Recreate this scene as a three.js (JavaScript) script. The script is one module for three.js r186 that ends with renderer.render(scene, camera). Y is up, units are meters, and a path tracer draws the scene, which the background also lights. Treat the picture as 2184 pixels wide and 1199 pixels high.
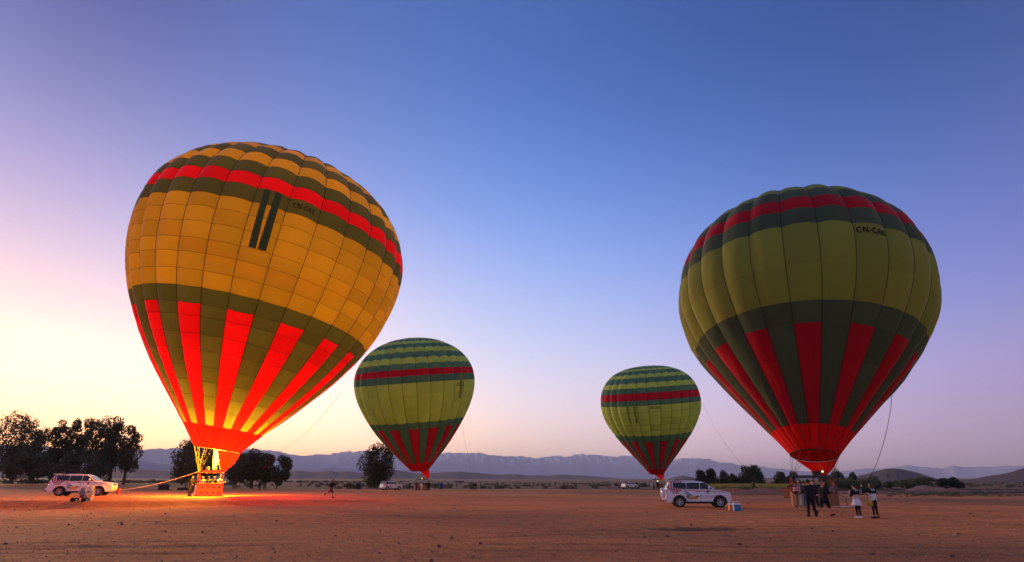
import * as THREE from 'three';
import { mergeGeometries } from 'three/addons/utils/BufferGeometryUtils.js';
import { RoundedBoxGeometry } from 'three/addons/geometries/RoundedBoxGeometry.js';
import { FontLoader } from 'three/addons/loaders/FontLoader.js';

// ---------------------------------------------------------------- camera, sky, sun, exposure
const scene = new THREE.Scene();
const PITCH = 16 * Math.PI / 180, FOCAL = 1150, PX = 1092, PY = 1028 - FOCAL * Math.tan(PITCH), EYE = 1.77;   // of the 2184 x 1199 picture
const camera = new THREE.PerspectiveCamera(2 * Math.atan(599.5 / FOCAL) * 180 / Math.PI, 2184 / 1199, 0.1, 60000);
camera.position.set(0, EYE, 0);
camera.rotation.x = PITCH;
camera.setViewOffset(2184, 1199, 0, 599.5 - PY, 2184, 1199);
const renderer = new THREE.WebGLRenderer({ antialias: true });
renderer.toneMapping = THREE.LinearToneMapping;
renderer.toneMappingExposure = 1;
renderer.shadowMap.enabled = true;

const SUN_AZ = -45.5 * Math.PI / 180, SUN_EL = 6 * Math.PI / 180;      // azimuth from straight ahead, to the right positive
const SUN = new THREE.Vector3(Math.sin(SUN_AZ) * Math.cos(SUN_EL), Math.sin(SUN_EL), -Math.cos(SUN_AZ) * Math.cos(SUN_EL));
const sun = new THREE.DirectionalLight(new THREE.Color(1.0, 0.6, 0.34), 3.2);
sun.name = 'sun';
sun.position.copy(SUN).multiplyScalar(300);
sun.shadow.radius = 16;
sun.castShadow = true;
Object.assign(sun.shadow.camera, { left: -200, right: 200, top: 120, bottom: -60, near: 1, far: 700 });
scene.add(sun);

const lin = (c) => { c /= 255; return c <= 0.04045 ? c / 12.92 : Math.pow((c + 0.055) / 1.055, 2.4); };
const smooth = (a, b, x) => { const t = Math.min(1, Math.max(0, (x - a) / (b - a))); return t * t * (3 - 2 * t); };
const mix = (a, b, t) => a + (b - a) * t;

// The dawn sky: colour by angle round from the sun and by height above the horizon.
// rows: [degrees from the sun's azimuth, degrees up, sRGB]
const GLOW = 4.2;
const SKY = [
  [0, 1, 255, 214, 112], [0, 4, 255, 238, 182], [0, 8, 255, 247, 226], [0, 13, 255, 236, 230], [0, 18, 244, 214, 232], [0, 23, 200, 186, 230], [0, 28, 155, 150, 212], [0, 34, 102, 106, 170], [0, 42, 70, 80, 140],
  [22, 1, 255, 222, 150], [22, 4, 255, 243, 210], [22, 8, 255, 250, 239], [22, 14, 250, 235, 246], [22, 20, 218, 210, 251], [22, 27, 165, 180, 240], [22, 34, 116, 139, 208], [22, 42, 82, 108, 180],
  [47, 1, 255, 222, 186], [47, 4, 255, 239, 216], [47, 8, 244, 241, 247], [47, 13, 222, 231, 255], [47, 20, 186, 208, 255], [47, 29, 135, 174, 252], [47, 38, 95, 136, 220], [47, 46, 66, 102, 180],
  [62, 1, 248, 210, 205], [62, 4, 246, 222, 228], [62, 8, 230, 222, 246], [62, 14, 194, 206, 254], [62, 21, 152, 180, 250], [62, 29, 106, 148, 236], [62, 38, 72, 113, 196], [62, 46, 50, 82, 156],
  [74, 1, 214, 176, 208], [74, 4, 220, 184, 224], [74, 8, 205, 184, 234], [74, 14, 164, 170, 241], [74, 21, 124, 150, 234], [74, 29, 86, 126, 212], [74, 37, 54, 90, 164], [74, 44, 36, 64, 126],
  [90, 1, 112, 108, 152], [90, 4, 118, 112, 166], [90, 8, 122, 116, 182], [90, 14, 112, 116, 190], [90, 20, 88, 104, 180], [90, 27, 52, 80, 148], [90, 35, 30, 56, 108],
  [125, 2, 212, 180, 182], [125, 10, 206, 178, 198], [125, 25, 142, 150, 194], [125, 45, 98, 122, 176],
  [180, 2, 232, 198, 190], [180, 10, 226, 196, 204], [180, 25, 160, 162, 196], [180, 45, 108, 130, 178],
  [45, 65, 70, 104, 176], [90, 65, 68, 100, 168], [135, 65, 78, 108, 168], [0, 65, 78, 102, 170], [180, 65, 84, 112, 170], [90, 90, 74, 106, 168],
].map(([a, e, r, g, b]) => { const q = GLOW * Math.exp(-((a / 31) ** 2) - ((e / 9) ** 2)), k = 1 + 0.12 * Math.exp(-e / 25); return [a, e, lin(r) * (k + q), lin(g) * (k + 0.42 * q), lin(b) * (k + 0.22 * q)]; });   // the glow over the place of the sun is brighter than white
function skyColor(az, el) {
  let W = 0, R = 0, G = 0, B = 0;
  const low = Math.max(el, 0);
  for (const [a, e, r, g, b] of SKY) {
    const sa = 10 + a * 0.07 + Math.max(0, e - 50) * 3, se = 2.2 + e * 0.13;
    const w = Math.exp(-0.5 * (((az - a) / sa) ** 2 + ((low - e) / se) ** 2)) / se;
    W += w; R += w * r; G += w * g; B += w * b;
  }
  return W > 1e-12 ? [R / W, G / W, B / W] : [0.04, 0.08, 0.28];
}
{
  const W = 720, H = 360, data = new Float32Array(W * H * 4);
  for (let j = 0; j < H; j++) for (let i = 0; i < W; i++) {
    const el = ((j + 0.5) / H - 0.5) * 180, a = ((i + 0.5) / W - 0.5) * 2 * Math.PI;
    const az = Math.atan2(Math.cos(a), -Math.sin(a));          // from straight ahead, to the right
    let d = Math.abs((az - SUN_AZ) * 180 / Math.PI); if (d > 180) d = 360 - d;
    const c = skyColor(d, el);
    data.set([c[0], c[1], c[2], 1], (j * W + i) * 4);
  }
  const sky = new THREE.DataTexture(data, W, H, THREE.RGBAFormat, THREE.FloatType);
  sky.mapping = THREE.EquirectangularReflectionMapping;
  sky.magFilter = THREE.LinearFilter; sky.needsUpdate = true;
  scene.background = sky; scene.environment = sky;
}
scene.fog = new THREE.FogExp2(new THREE.Color(0.93, 0.94, 1.0), 0.00008);

// ---------------------------------------------------------------- helpers
let seed = 1234567;
const rnd = () => { seed = (seed * 1664525 + 1013904223) >>> 0; return seed / 4294967296; };
const reseed = (n) => { seed = (n * 2654435761) >>> 0; for (let i = 0; i < 4; i++) rnd(); };
const rr = (a, b) => a + (b - a) * rnd();
const hash = (x, y, s = 0) => { let h = (x * 374761393 + y * 668265263 + s * 974711) | 0; h = Math.imul(h ^ (h >>> 13), 1274126177); h ^= h >>> 16; return (h >>> 0) / 4294967296; };
function vnoise(x, y, s = 0) {
  const ix = Math.floor(x), iy = Math.floor(y), fx = x - ix, fy = y - iy, u = fx * fx * (3 - 2 * fx), v = fy * fy * (3 - 2 * fy);
  return mix(mix(hash(ix, iy, s), hash(ix + 1, iy, s), u), mix(hash(ix, iy + 1, s), hash(ix + 1, iy + 1, s), u), v);
}
function fbm(x, y, o = 4, s = 0) { let a = 0.5, t = 0, n = 0; for (let i = 0; i < o; i++) { t += a * vnoise(x, y, s + i); n += a; a *= 0.5; x = x * 2.03 + 17.1; y = y * 2.03 + 9.7; } return t / n; }

const taken = new Map();
function numbered(name) { const n = taken.get(name) ?? 0; taken.set(name, n + 1); return n ? name + '_' + String(n).padStart(3, '0') : name; }
function tag(o, label, category, group, kind) { if (label) o.userData.label = label; if (category) o.userData.category = category; if (group) o.userData.group = group; if (kind) o.userData.kind = kind; return o; }
function thing(name, label, category, pos, yaw = 0, group) {
  const o = new THREE.Group(); o.name = numbered(name); o.position.copy(pos); o.rotation.y = yaw; scene.add(o);
  return tag(o, label, category, group);
}
function part(name, geo, mat, parent, label) {
  const m = new THREE.Mesh(Array.isArray(geo) ? merge(geo) : geo, mat); m.name = parent ? name : numbered(name);
  m.castShadow = m.receiveShadow = true; (parent ?? scene).add(m);
  if (label) m.userData.label = label;
  return m;
}
function struct(name, geo, mat, label) { const m = part(name, geo, mat); m.userData.kind = 'structure'; if (label) m.userData.label = label; return m; }
function merge(list) {
  const gs = list.map((g) => { const h = g.index ? g.toNonIndexed() : g.clone(); for (const k of Object.keys(h.attributes)) if (k !== 'position' && k !== 'normal') h.deleteAttribute(k); return h; });
  return mergeGeometries(gs, false);
}
const mats = new Map();
function M(r, g, b, rough = 0.85, extra = {}) {
  const key = [r, g, b, rough, JSON.stringify(extra)].join();
  if (!mats.has(key)) { const m = new THREE.MeshPhysicalMaterial({ roughness: rough, metalness: 0, ...extra }); m.color.setRGB(r, g, b); mats.set(key, m); }
  return mats.get(key);
}
const V = (x, y, z) => new THREE.Vector3(x, y, z);
const box = (w, h, d, x = 0, y = 0, z = 0) => new THREE.BoxGeometry(w, h, d).translate(x, y, z);
const rbox = (w, h, d, r, x = 0, y = 0, z = 0, s = 2) => new RoundedBoxGeometry(w, h, d, s, r).translate(x, y, z);
const cyl = (r0, r1, h, n = 12, x = 0, y = 0, z = 0) => new THREE.CylinderGeometry(r1, r0, h, n).translate(x, y, z);
function bar(a, b, r, n = 6, r2 = r) {          // a rod between two points
  const d = b.clone().sub(a), L = d.length(), g = new THREE.CylinderGeometry(r2, r, L, n);
  g.translate(0, L / 2, 0); g.applyQuaternion(new THREE.Quaternion().setFromUnitVectors(V(0, 1, 0), d.normalize())); return g.translate(a.x, a.y, a.z);
}
const tube = (pts, r, n = 6, seg) => new THREE.TubeGeometry(new THREE.CatmullRomCurve3(pts), seg ?? pts.length * 5, r, n, false);
// the point at a distance Z (horizontal, straight ahead) whose picture lies at x, y of the 2184 x 1199 photograph
function at(px, py, Z) {
  const u = (px - PX) / FOCAL, v = (PY - py) / FOCAL, c = Math.cos(PITCH), s = Math.sin(PITCH), k = Z / (c - v * s);
  return V(u * k, EYE + (v * c + s) * k, -Z);
}
// ---------------------------------------------------------------- land
const lerpTable = (t, x) => { if (x <= t[0][0]) return t[0][1]; for (let i = 1; i < t.length; i++) if (x <= t[i][0]) return mix(t[i - 1][1], t[i][1], (x - t[i - 1][0]) / (t[i][0] - t[i - 1][0])); return t[t.length - 1][1]; };
const PLATEAU = [[-110, 1.0], [-42, 0.6], [-28, 0.45], [-17, 0.26], [-4, 0]], EDGE = [[-60, 35], [-45, 37], [-28, 42.5], [-17, 49], [-4, 60]];
function groundY(X, Z) {
  const e = lerpTable(EDGE, X), raise = lerpTable(PLATEAU, X);
  let y = raise * smooth(e - 2.6, e, Z) * (1 - 0.85 * smooth(80, 96, Z) * smooth(-95, -55, X));
  y += 0.35 * smooth(-75, -110, X) * smooth(90, 140, Z);
  const d = Math.hypot((X - 7.3) / 1.9, (Z - 23.2) / 1.1);
  y -= 0.14 * Math.exp(-d * d);
  if (Z < 160 && Z > 0) y += (fbm(X * 0.35, Z * 0.35, 3, 5) - 0.5) * 0.09 * smooth(2, 14, Z) + (fbm(X * 1.6, Z * 1.6, 2, 9) - 0.5) * 0.03;
  if (Z > 8 && Z < 60) y -= 0.03 * track(X, Z);
  y += smooth(130, 170, Z) * (fbm(X * 0.02, Z * 0.02, 3, 31) - 0.45) * 0.9;
  y += smooth(300, 3000, Math.hypot(X, Z)) * 14;
  return y;
}
const TRACKS = [[19.5, 0.16, 1.1, 0.3], [24.5, -0.1, 1.8, 1.4], [30, 0.05, 2.2, 2.2], [36.5, -0.22, 2.4, 4.1], [33, 0.3, 1.6, 5.0], [15.5, -0.05, 0.8, 0.9], [45, 0.02, 2.5, 3.3]];
function track(X, Z) {                             // how deep in one of the vehicles' wheel tracks a point lies, 0 to 1
  let m = 0;
  for (const [z0, k, w, ph] of TRACKS) { const c = z0 + k * X + w * Math.sin(X * 0.09 + ph) + 0.35 * Math.sin(X * 0.31 + ph * 2), on = smooth(0.34, 0.5, fbm(X * 0.12 + z0, ph, 2, 71)); for (const s of [-0.78, 0.78]) m = Math.max(m, on * Math.max(0, 1 - Math.abs(Z - c - s) / 0.3)); }
  return m;
}
function onGround(px, py) {                       // where the line of sight through a pixel meets the ground
  let Z = 6;
  for (; Z < 900; Z *= 1.004) { const p = at(px, py, Z); if (p.y <= groundY(p.x, Z)) break; }
  const p = at(px, py, Z); p.y = groundY(p.x, Z); return p;
}
function standing(px, py, Z) { const p = at(px, py, Z); p.y = groundY(p.x, Z); return p; }   // on the ground at a known distance

function makeNoiseTexture(size, fn, srgb) {
  const d = new Uint8Array(size * size * 4);
  for (let j = 0; j < size; j++) for (let i = 0; i < size; i++) { const c = fn(i, j); d.set([c[0], c[1], c[2], 255], (j * size + i) * 4); }
  const t = new THREE.DataTexture(d, size, size); t.wrapS = t.wrapT = THREE.RepeatWrapping; t.magFilter = THREE.LinearFilter; t.minFilter = THREE.LinearMipmapLinearFilter;
  if (srgb) t.colorSpace = THREE.SRGBColorSpace; t.needsUpdate = true; return t;
}
function tileNoise(size, cells, s) {              // seamless value noise
  return (i, j) => { const x = i / size * cells, y = j / size * cells, ix = Math.floor(x), iy = Math.floor(y), fx = x - ix, fy = y - iy, u = fx * fx * (3 - 2 * fx), v = fy * fy * (3 - 2 * fy), h = (a, b) => hash(((a % cells) + cells) % cells, ((b % cells) + cells) % cells, s); return mix(mix(h(ix, iy), h(ix + 1, iy), u), mix(h(ix, iy + 1), h(ix + 1, iy + 1), u), v); };
}
{
  const S = 1024, n1 = tileNoise(S, 16, 1), n2 = tileNoise(S, 64, 2), n3 = tileNoise(S, 256, 3), n4 = tileNoise(S, 512, 4), n5 = tileNoise(S, 8, 5);
  const soil = makeNoiseTexture(S, (i, j) => {
    const a = n1(i, j) * 0.25 + n2(i, j) * 0.25 + n3(i, j) * 0.25 + n4(i, j) * 0.25, grit = n4(i, j) > 0.88 ? 1.4 : n3(i, j) < 0.18 ? 0.5 : 1, k = (0.66 + 0.56 * a) * grit, w = n5(i, j);
    return [Math.min(255, 216 * k), Math.min(255, (150 + 10 * w) * k), Math.min(255, (118 + 16 * w) * k)];
  }, true);
  const relief = makeNoiseTexture(S, (i, j) => { const h = n1(i, j) * 60 + n2(i, j) * 70 + n3(i, j) * 75 + n4(i, j) * 50; return [h, h, h]; });
  const mat = new THREE.MeshStandardMaterial({ map: soil, bumpMap: relief, bumpScale: 0.05, roughness: 0.97, vertexColors: true });
  mat.color.setRGB(1.3, 0.76, 0.24);
  // one sheet: rings round the camera, finer ahead
  const az = [], pos = [], uv = [], col = [], idx = [], rings = [];
  for (let a = -58; a < 58; a += 0.4) az.push(a);
  for (let a = 58; a <= 302; a += 8) az.push(a);
  for (let r = 1; r < 26000; r *= r < 9 ? 1.12 : r < 62 ? 1.0075 : r < 140 ? 1.0135 : 1.04) rings.push(r);
  const n = az.length;
  for (const r of rings) for (const a of az) {
    const X = r * Math.sin(a * Math.PI / 180), Z = r * Math.cos(a * Math.PI / 180);
    pos.push(X, groundY(X, Z), -Z); uv.push(X / 5, Z / 5);
    // what lies there: bare red earth, then dry scrub land past the field's ragged edge
    const m = fbm(X * 0.045, Z * 0.09, 4, 21), m2 = fbm(X * 0.3, Z * 0.5, 3, 25);
    const edge = lerpTable([[-80, 122], [0, 140], [30, 128], [46, 92], [90, 60]], X) * (0.9 + 0.25 * m), scrub = smooth(edge - 4, edge + 6, Z);
    let c = [0.46 + 0.84 * m, 0.44 + 0.84 * m, 0.44 + 0.84 * m].map((q) => q * (0.86 + 0.28 * m2));
    const g = smooth(0.42, 0.6, fbm(X * 0.012 + 3, Z * 0.03, 4, 41));
    const s = [mix(0.22, 0.1, g), mix(0.27, 0.21, g), mix(0.3, 0.22, g)];
    c = c.map((q, k) => mix(q, s[k] * (0.7 + 0.6 * m2), scrub * 0.9));
    if (Z > 8 && Z < 60) { const k = 1 - 0.22 * smooth(0.1, 0.7, track(X, Z)) * (0.5 + m2); c = c.map((q) => q * k); }
    const damp = Math.hypot((X - 7.5) / 2.3, (Z - 23.2) / 1.1) + (fbm(X * 2.2, Z * 3.2, 3, 77) - 0.5) * 1.0;
    if (damp < 0.85) c = c.map((q) => q * 0.3);
    col.push(...c);
  }
  for (let i = 0; i + 1 < rings.length; i++) for (let j = 0; j < n; j++) {
    const a = i * n + j, b = i * n + (j + 1) % n, c = a + n, d = b + n;
    idx.push(a, b, c, b, d, c);
  }
  const g = new THREE.BufferGeometry();
  g.setAttribute('position', new THREE.Float32BufferAttribute(pos, 3)); g.setAttribute('uv', new THREE.Float32BufferAttribute(uv, 2)); g.setAttribute('color', new THREE.Float32BufferAttribute(col, 3));
  g.setIndex(idx); g.computeVertexNormals();
  if (g.attributes.normal.getY(5000) < 0) { const k = g.index.array; for (let i = 0; i < k.length; i += 3) { const t = k[i]; k[i] = k[i + 1]; k[i + 1] = t; } g.computeVertexNormals(); }
  struct('ground', g, mat, 'bare reddish earth of the open field, scrub land beyond');
}

// ridges: skyline points of the photograph carried to their own distance, each a hill with two slopes
function ridge(name, dist, depth, pts, color, opt = {}) {
  const n = opt.n ?? 360, m = 16, pos = [], col = [], idx = [];
  const dirs = pts.map(([x, y]) => { const p = at(x, y, 1); return [Math.atan2(p.x, 1), (p.y - EYE) / Math.hypot(p.x, 1)]; });
  const base = opt.base ?? 0;
  for (let i = 0; i <= n; i++) {
    const a = mix(dirs[0][0], dirs[dirs.length - 1][0], i / n), h = Math.max(0, lerpTable(dirs, a) * dist + EYE - base);
    const rough = (fbm(a * 150, 1.3, 5, opt.seed ?? 1) - 0.5) * (opt.jag ?? 0.06) * h;
    for (let j = 0; j <= m; j++) {
      const t = j / m, up = t < 0.7 ? Math.pow(t / 0.7, opt.power ?? 1.2) : 1 - Math.pow((t - 0.7) / 0.3, 1.5);
      const gully = t > 0.02 && t < 0.7 ? (Math.abs(fbm(a * (opt.gully ?? 160), t * 3.6 + a * 40, 4, (opt.seed ?? 1) + 3) - 0.5) * 2 - 0.25) * depth * (opt.carve ?? 0.05) * Math.sin(t / 0.7 * Math.PI) : 0;
      const r = dist + (t - 0.7) * depth + gully, y = base + (h + rough) * up - (t === 0 || t === 1 ? (opt.sink ?? 8) : 0);
      pos.push(r * Math.sin(a), y, -r * Math.cos(a));
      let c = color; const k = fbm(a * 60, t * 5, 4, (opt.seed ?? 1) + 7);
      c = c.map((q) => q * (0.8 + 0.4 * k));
      if (opt.snow) { const s = smooth(0.5, 0.62, fbm(a * 170, t * 16 + a * 60, 4, 91)) * smooth(0.5, 0.85, up) * smooth(opt.snow[0] - 0.02, opt.snow[0] + 0.02, a) * (1 - smooth(opt.snow[1] - 0.02, opt.snow[1] + 0.02, a)); c = c.map((q) => mix(q, 0.8, s)); }
      col.push(...c);
    }
  }
  for (let i = 0; i < n; i++) for (let j = 0; j < m; j++) { const a = i * (m + 1) + j, b = a + m + 1; idx.push(a, b, a + 1, b, b + 1, a + 1); }
  const g = new THREE.BufferGeometry();
  g.setAttribute('position', new THREE.Float32BufferAttribute(pos, 3)); g.setAttribute('color', new THREE.Float32BufferAttribute(col, 3)); g.setIndex(idx); g.computeVertexNormals();
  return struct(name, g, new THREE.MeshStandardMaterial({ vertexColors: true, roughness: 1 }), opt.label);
}
const DEG = Math.PI / 180;
ridge('mountain_range', 11000, 3200, [[-500, 950], [-200, 942], [0, 946], [60, 950], [180, 958], [285, 958], [370, 955], [450, 953], [536, 957], [560, 958], [590, 962], [620, 967], [640, 971.5], [685, 969], [706, 968], [714, 964.5], [736, 963], [760, 961], [800, 961], [850, 966], [900, 970], [952, 965], [977, 963.6], [1002, 964], [1025, 965.5], [1045, 969], [1065, 971.5], [1084, 972], [1117, 973], [1147, 976.5], [1177, 971.5], [1196, 972], [1211, 975], [1224, 966.6], [1240, 967.5], [1256, 969], [1281, 969], [1302, 974], [1332, 970.7], [1345, 972], [1390, 978], [1441, 980], [1452, 975.7], [1479, 976], [1512, 978], [1533, 984.7], [1553, 986.5], [1570, 990], [1590, 994], [1601, 992.6], [1626, 995], [1649, 999.6], [1665, 999], [1708, 1004.5], [1760, 1007], [1804, 1004], [1837, 999.5], [1873, 998.7], [1900, 997], [1935, 992], [1987, 997], [2009, 1000], [2029, 993], [2069, 996], [2115, 994], [2184, 993], [2400, 990], [2700, 985]], [0.36, 0.36, 0.45], { n: 1100, jag: 0.13, gully: 90, seed: 3, carve: 0.08, snow: [-0.32, 0.32], label: 'long hazy blue mountain range with snow streaks on its crest' });  // pale blue base colour carries part of the distance haze
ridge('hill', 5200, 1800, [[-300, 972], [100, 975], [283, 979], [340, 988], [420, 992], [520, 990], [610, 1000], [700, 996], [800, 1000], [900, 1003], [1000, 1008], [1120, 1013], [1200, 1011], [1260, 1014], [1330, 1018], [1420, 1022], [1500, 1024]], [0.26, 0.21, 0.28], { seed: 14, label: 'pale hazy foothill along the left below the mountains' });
ridge('hill', 2600, 900, [[-200, 1000], [200, 1004], [290, 1000], [360, 1004], [460, 1008], [560, 1006], [640, 1003.5], [665, 1006.5], [703, 1003.5], [721, 1006.5], [742, 1004.6], [773, 1010], [800, 1008], [835, 1002], [865, 1005], [883, 1009.5], [921, 1009.5], [951, 1007], [979, 1005.3], [1012, 1008], [1061, 1012.7], [1099, 1011], [1127, 1014], [1150, 1013.6], [1170, 1015], [1198, 1012], [1229, 1014.5], [1240, 1014.5], [1273, 1017], [1306, 1020], [1347, 1023.5], [1372, 1026]], [0.085, 0.03, 0.036], { seed: 23, jag: 0.04, label: 'row of low brown hills in the middle distance' });
ridge('hill', 2100, 700, [[1372, 1027], [1418, 1023.5], [1438, 1017.7], [1457, 1014], [1479, 1018.5], [1500, 1023], [1560, 1026], [1600, 1022], [1629, 1019.3], [1652, 1020], [1700, 1024], [1740, 1027]], [0.06, 0.026, 0.024], { seed: 33, n: 160, jag: 0.03, label: 'small pointed brown hill behind the white vehicle on the right' });
ridge('hill', 1150, 500, [[1760, 1028], [1824, 1016], [1848, 1011], [1873, 1003.5], [1890, 999.5], [1906, 998.7], [1928, 1001], [1957, 1008], [1978, 1015], [2005, 1023], [2030, 1028]], [0.05, 0.021, 0.016], { seed: 43, n: 160, jag: 0.03, label: 'rounded dark brown hill behind the two people at far right' });
ridge('hill', 1000, 500, [[2030, 1028], [2047, 1026], [2069, 1022.7], [2106, 1015.5], [2148, 1009], [2184, 998], [2300, 975], [2500, 965]], [0.05, 0.021, 0.016], { seed: 53, n: 160, jag: 0.03, label: 'dark brown hillside climbing out at the right edge' });

// heaps of earth at the field's edge
function mound(px, py, wpx, hpx, label, s, col = [0.36, 0.15, 0.085]) {
  const c = onGround(px, py), k = 1244 / -c.z, R = wpx / 2 / (1196 / -c.z), H = hpx / k, n = 80, m = 16, pos = [], idx = [];
  for (let j = 0; j <= m; j++) for (let i = 0; i < n; i++) {
    const a = i / n * 2 * Math.PI, t = j / m, lump = 0.8 + 0.45 * fbm(Math.cos(a) * 1.7 + s, Math.sin(a) * 1.7, 3, s), x = Math.cos(a) * R * t * lump, z = Math.sin(a) * R * 0.45 * t * lump;
    const X = c.x + x, Z = -c.z - z, h = H * (1 - t ** 2.4) * (0.25 + 1.3 * fbm(X * 0.45, Z * 0.45, 4, s + 2)) + (t < 0.97 ? (fbm(X * 2.1, Z * 2.1, 3, s + 4) - 0.5) * 0.5 * Math.min(1, H) : 0);
    pos.push(x, groundY(X, Z) - c.y + h - (j === m ? 0.12 : 0), z);
  }
  for (let j = 0; j < m; j++) for (let i = 0; i < n; i++) { const a = j * n + i, b = j * n + (i + 1) % n; idx.push(a, b, a + n, b, b + n, a + n); }
  const g = new THREE.BufferGeometry(); g.setAttribute('position', new THREE.Float32BufferAttribute(pos, 3)); g.setIndex(idx); g.computeVertexNormals();
  const o = struct('dirt_mound', g, M(...col, 1), label); o.position.copy(c); return o;
}
mound(1632, 1056, 190, 11, 'long rubble bank of red earth behind the parked vehicle', 3, [0.4, 0.15, 0.07]);
mound(1850, 1054, 140, 9, 'low smooth earth mound behind the two people at far right', 5);
mound(1975, 1047, 90, 11, 'small pale earth mound in front of the palm', 7, [0.4, 0.2, 0.12]);
mound(2030, 1049, 60, 6, 'flat earth heap beside the dark thicket', 9);
mound(1560, 1050, 90, 8, 'loose earth bank just right of the parked vehicle', 11, [0.4, 0.15, 0.07]);

// stones strewn on the earth
{
  const g = new THREE.IcosahedronGeometry(1, 1), p = g.attributes.position; reseed(5);
  for (let i = 0; i < p.count; i++) { const k = 0.75 + 0.5 * hash(Math.round(p.getX(i) * 50), Math.round(p.getY(i) * 50 + p.getZ(i) * 900)); p.setXYZ(i, p.getX(i) * k, p.getY(i) * k * 0.6, p.getZ(i) * k); }
  g.computeVertexNormals();
  const N = 10500, o = new THREE.InstancedMesh(g, M(0.42, 0.22, 0.14, 0.95), N), q = new THREE.Object3D();
  for (let i = 0; i < N; i++) {
    const Z = 11 * Math.pow(6, rnd()), X = rr(-1.05, 1.05) * Z, s = rr(0.008, 0.02) + (rnd() < 0.03 ? rr(0.01, 0.05) : 0);
    q.position.set(X, groundY(X, Z) + s * 0.2, -Z); q.rotation.set(rnd(), rnd() * 6, rnd()); q.scale.setScalar(s); q.updateMatrix(); o.setMatrixAt(i, q.matrix);
    const k = rnd() < 0.4 ? rr(0.2, 0.5) : rr(0.6, 1.7); o.setColorAt(i, new THREE.Color(k, k, k));
  }
  o.name = 'pebbles'; tag(o, 'small stones strewn over the red earth', 'stones', null, 'stuff'); scene.add(o);
}

// rubble along the bank
{
  const g = new THREE.IcosahedronGeometry(1, 0), N = 900, o = new THREE.InstancedMesh(g, M(0.4, 0.17, 0.085, 1), N), q = new THREE.Object3D(); reseed(8);
  for (let i = 0; i < N; i++) {
    const x = rr(1535, 1700), p = at(x, 1036, rr(80, 96)), Z = -p.z, s = rr(0.05, 0.16) + (rnd() < 0.1 ? rr(0.05, 0.25) : 0);
    let y = groundY(p.x, Z) + (rnd() ** 2) * 0.7 * smooth(0, 1, 1 - Math.abs(Z - 88) / 9);
    q.position.set(p.x, y, -Z); q.rotation.set(rnd() * 3, rnd() * 6, rnd() * 3); q.scale.set(s, s * 0.7, s * 1.2); q.updateMatrix(); o.setMatrixAt(i, q.matrix); const k = rr(0.5, 1.5); o.setColorAt(i, new THREE.Color(k, k * rr(0.85, 1.1), k));
  }
  o.name = 'rubble'; tag(o, 'broken lumps of red earth along the bank behind the parked vehicle', 'rubble', null, 'stuff'); scene.add(o);
}
// ---------------------------------------------------------------- trees and scrub
const leafMat = (r, g, b) => M(r, g, b, 1, { transmission: 0.3, thickness: 0 });
function leafCloud(blobs, count, size, stretch = 1) {       // many small leaf faces spread through lumps
  const pos = [], nor = [], tot = blobs.reduce((s, b) => s + b.r ** 2.4, 0);
  for (const b of blobs) {
    const n = Math.ceil(count * b.r ** 2.4 / tot);
    for (let i = 0; i < n; i++) {
      let d; do d = V(rr(-1, 1), rr(-1, 1), rr(-1, 1)); while (d.lengthSq() > 1);
      const L = d.length() || 1, k = Math.pow(L, 0.55) / L * (0.72 + 0.5 * fbm(d.x * 2.2 + b.p.x, d.y * 2.2 + d.z * 2.2 + b.p.y, 2, 3));
      const c = V(b.p.x + d.x * k * b.r, b.p.y + d.y * k * b.r * (b.s ?? 1), b.p.z + d.z * k * b.r);
      const u = V(rr(-1, 1), rr(-1.4, 0.4), rr(-1, 1)).normalize(), w = V(rr(-1, 1), rr(-1, 1), rr(-1, 1)).cross(u).normalize(), s = size * rr(0.6, 1.4), t = s * 0.5;
      const a = c.clone().addScaledVector(u, s * stretch), e = c.clone().addScaledVector(u, -s * stretch * 0.6), f = c.clone().addScaledVector(w, t), h = c.clone().addScaledVector(w, -t), N = u.clone().cross(w);
      for (const q of [a, f, e, a, e, h]) { pos.push(q.x, q.y, q.z); nor.push(N.x, N.y, N.z); }
    }
  }
  const g = new THREE.BufferGeometry(); g.setAttribute('position', new THREE.Float32BufferAttribute(pos, 3)); g.setAttribute('normal', new THREE.Float32BufferAttribute(nor, 3)); return g;
}
const BARK = M(0.13, 0.09, 0.065, 1), PALEBARK = M(0.4, 0.3, 0.22, 1);
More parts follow.
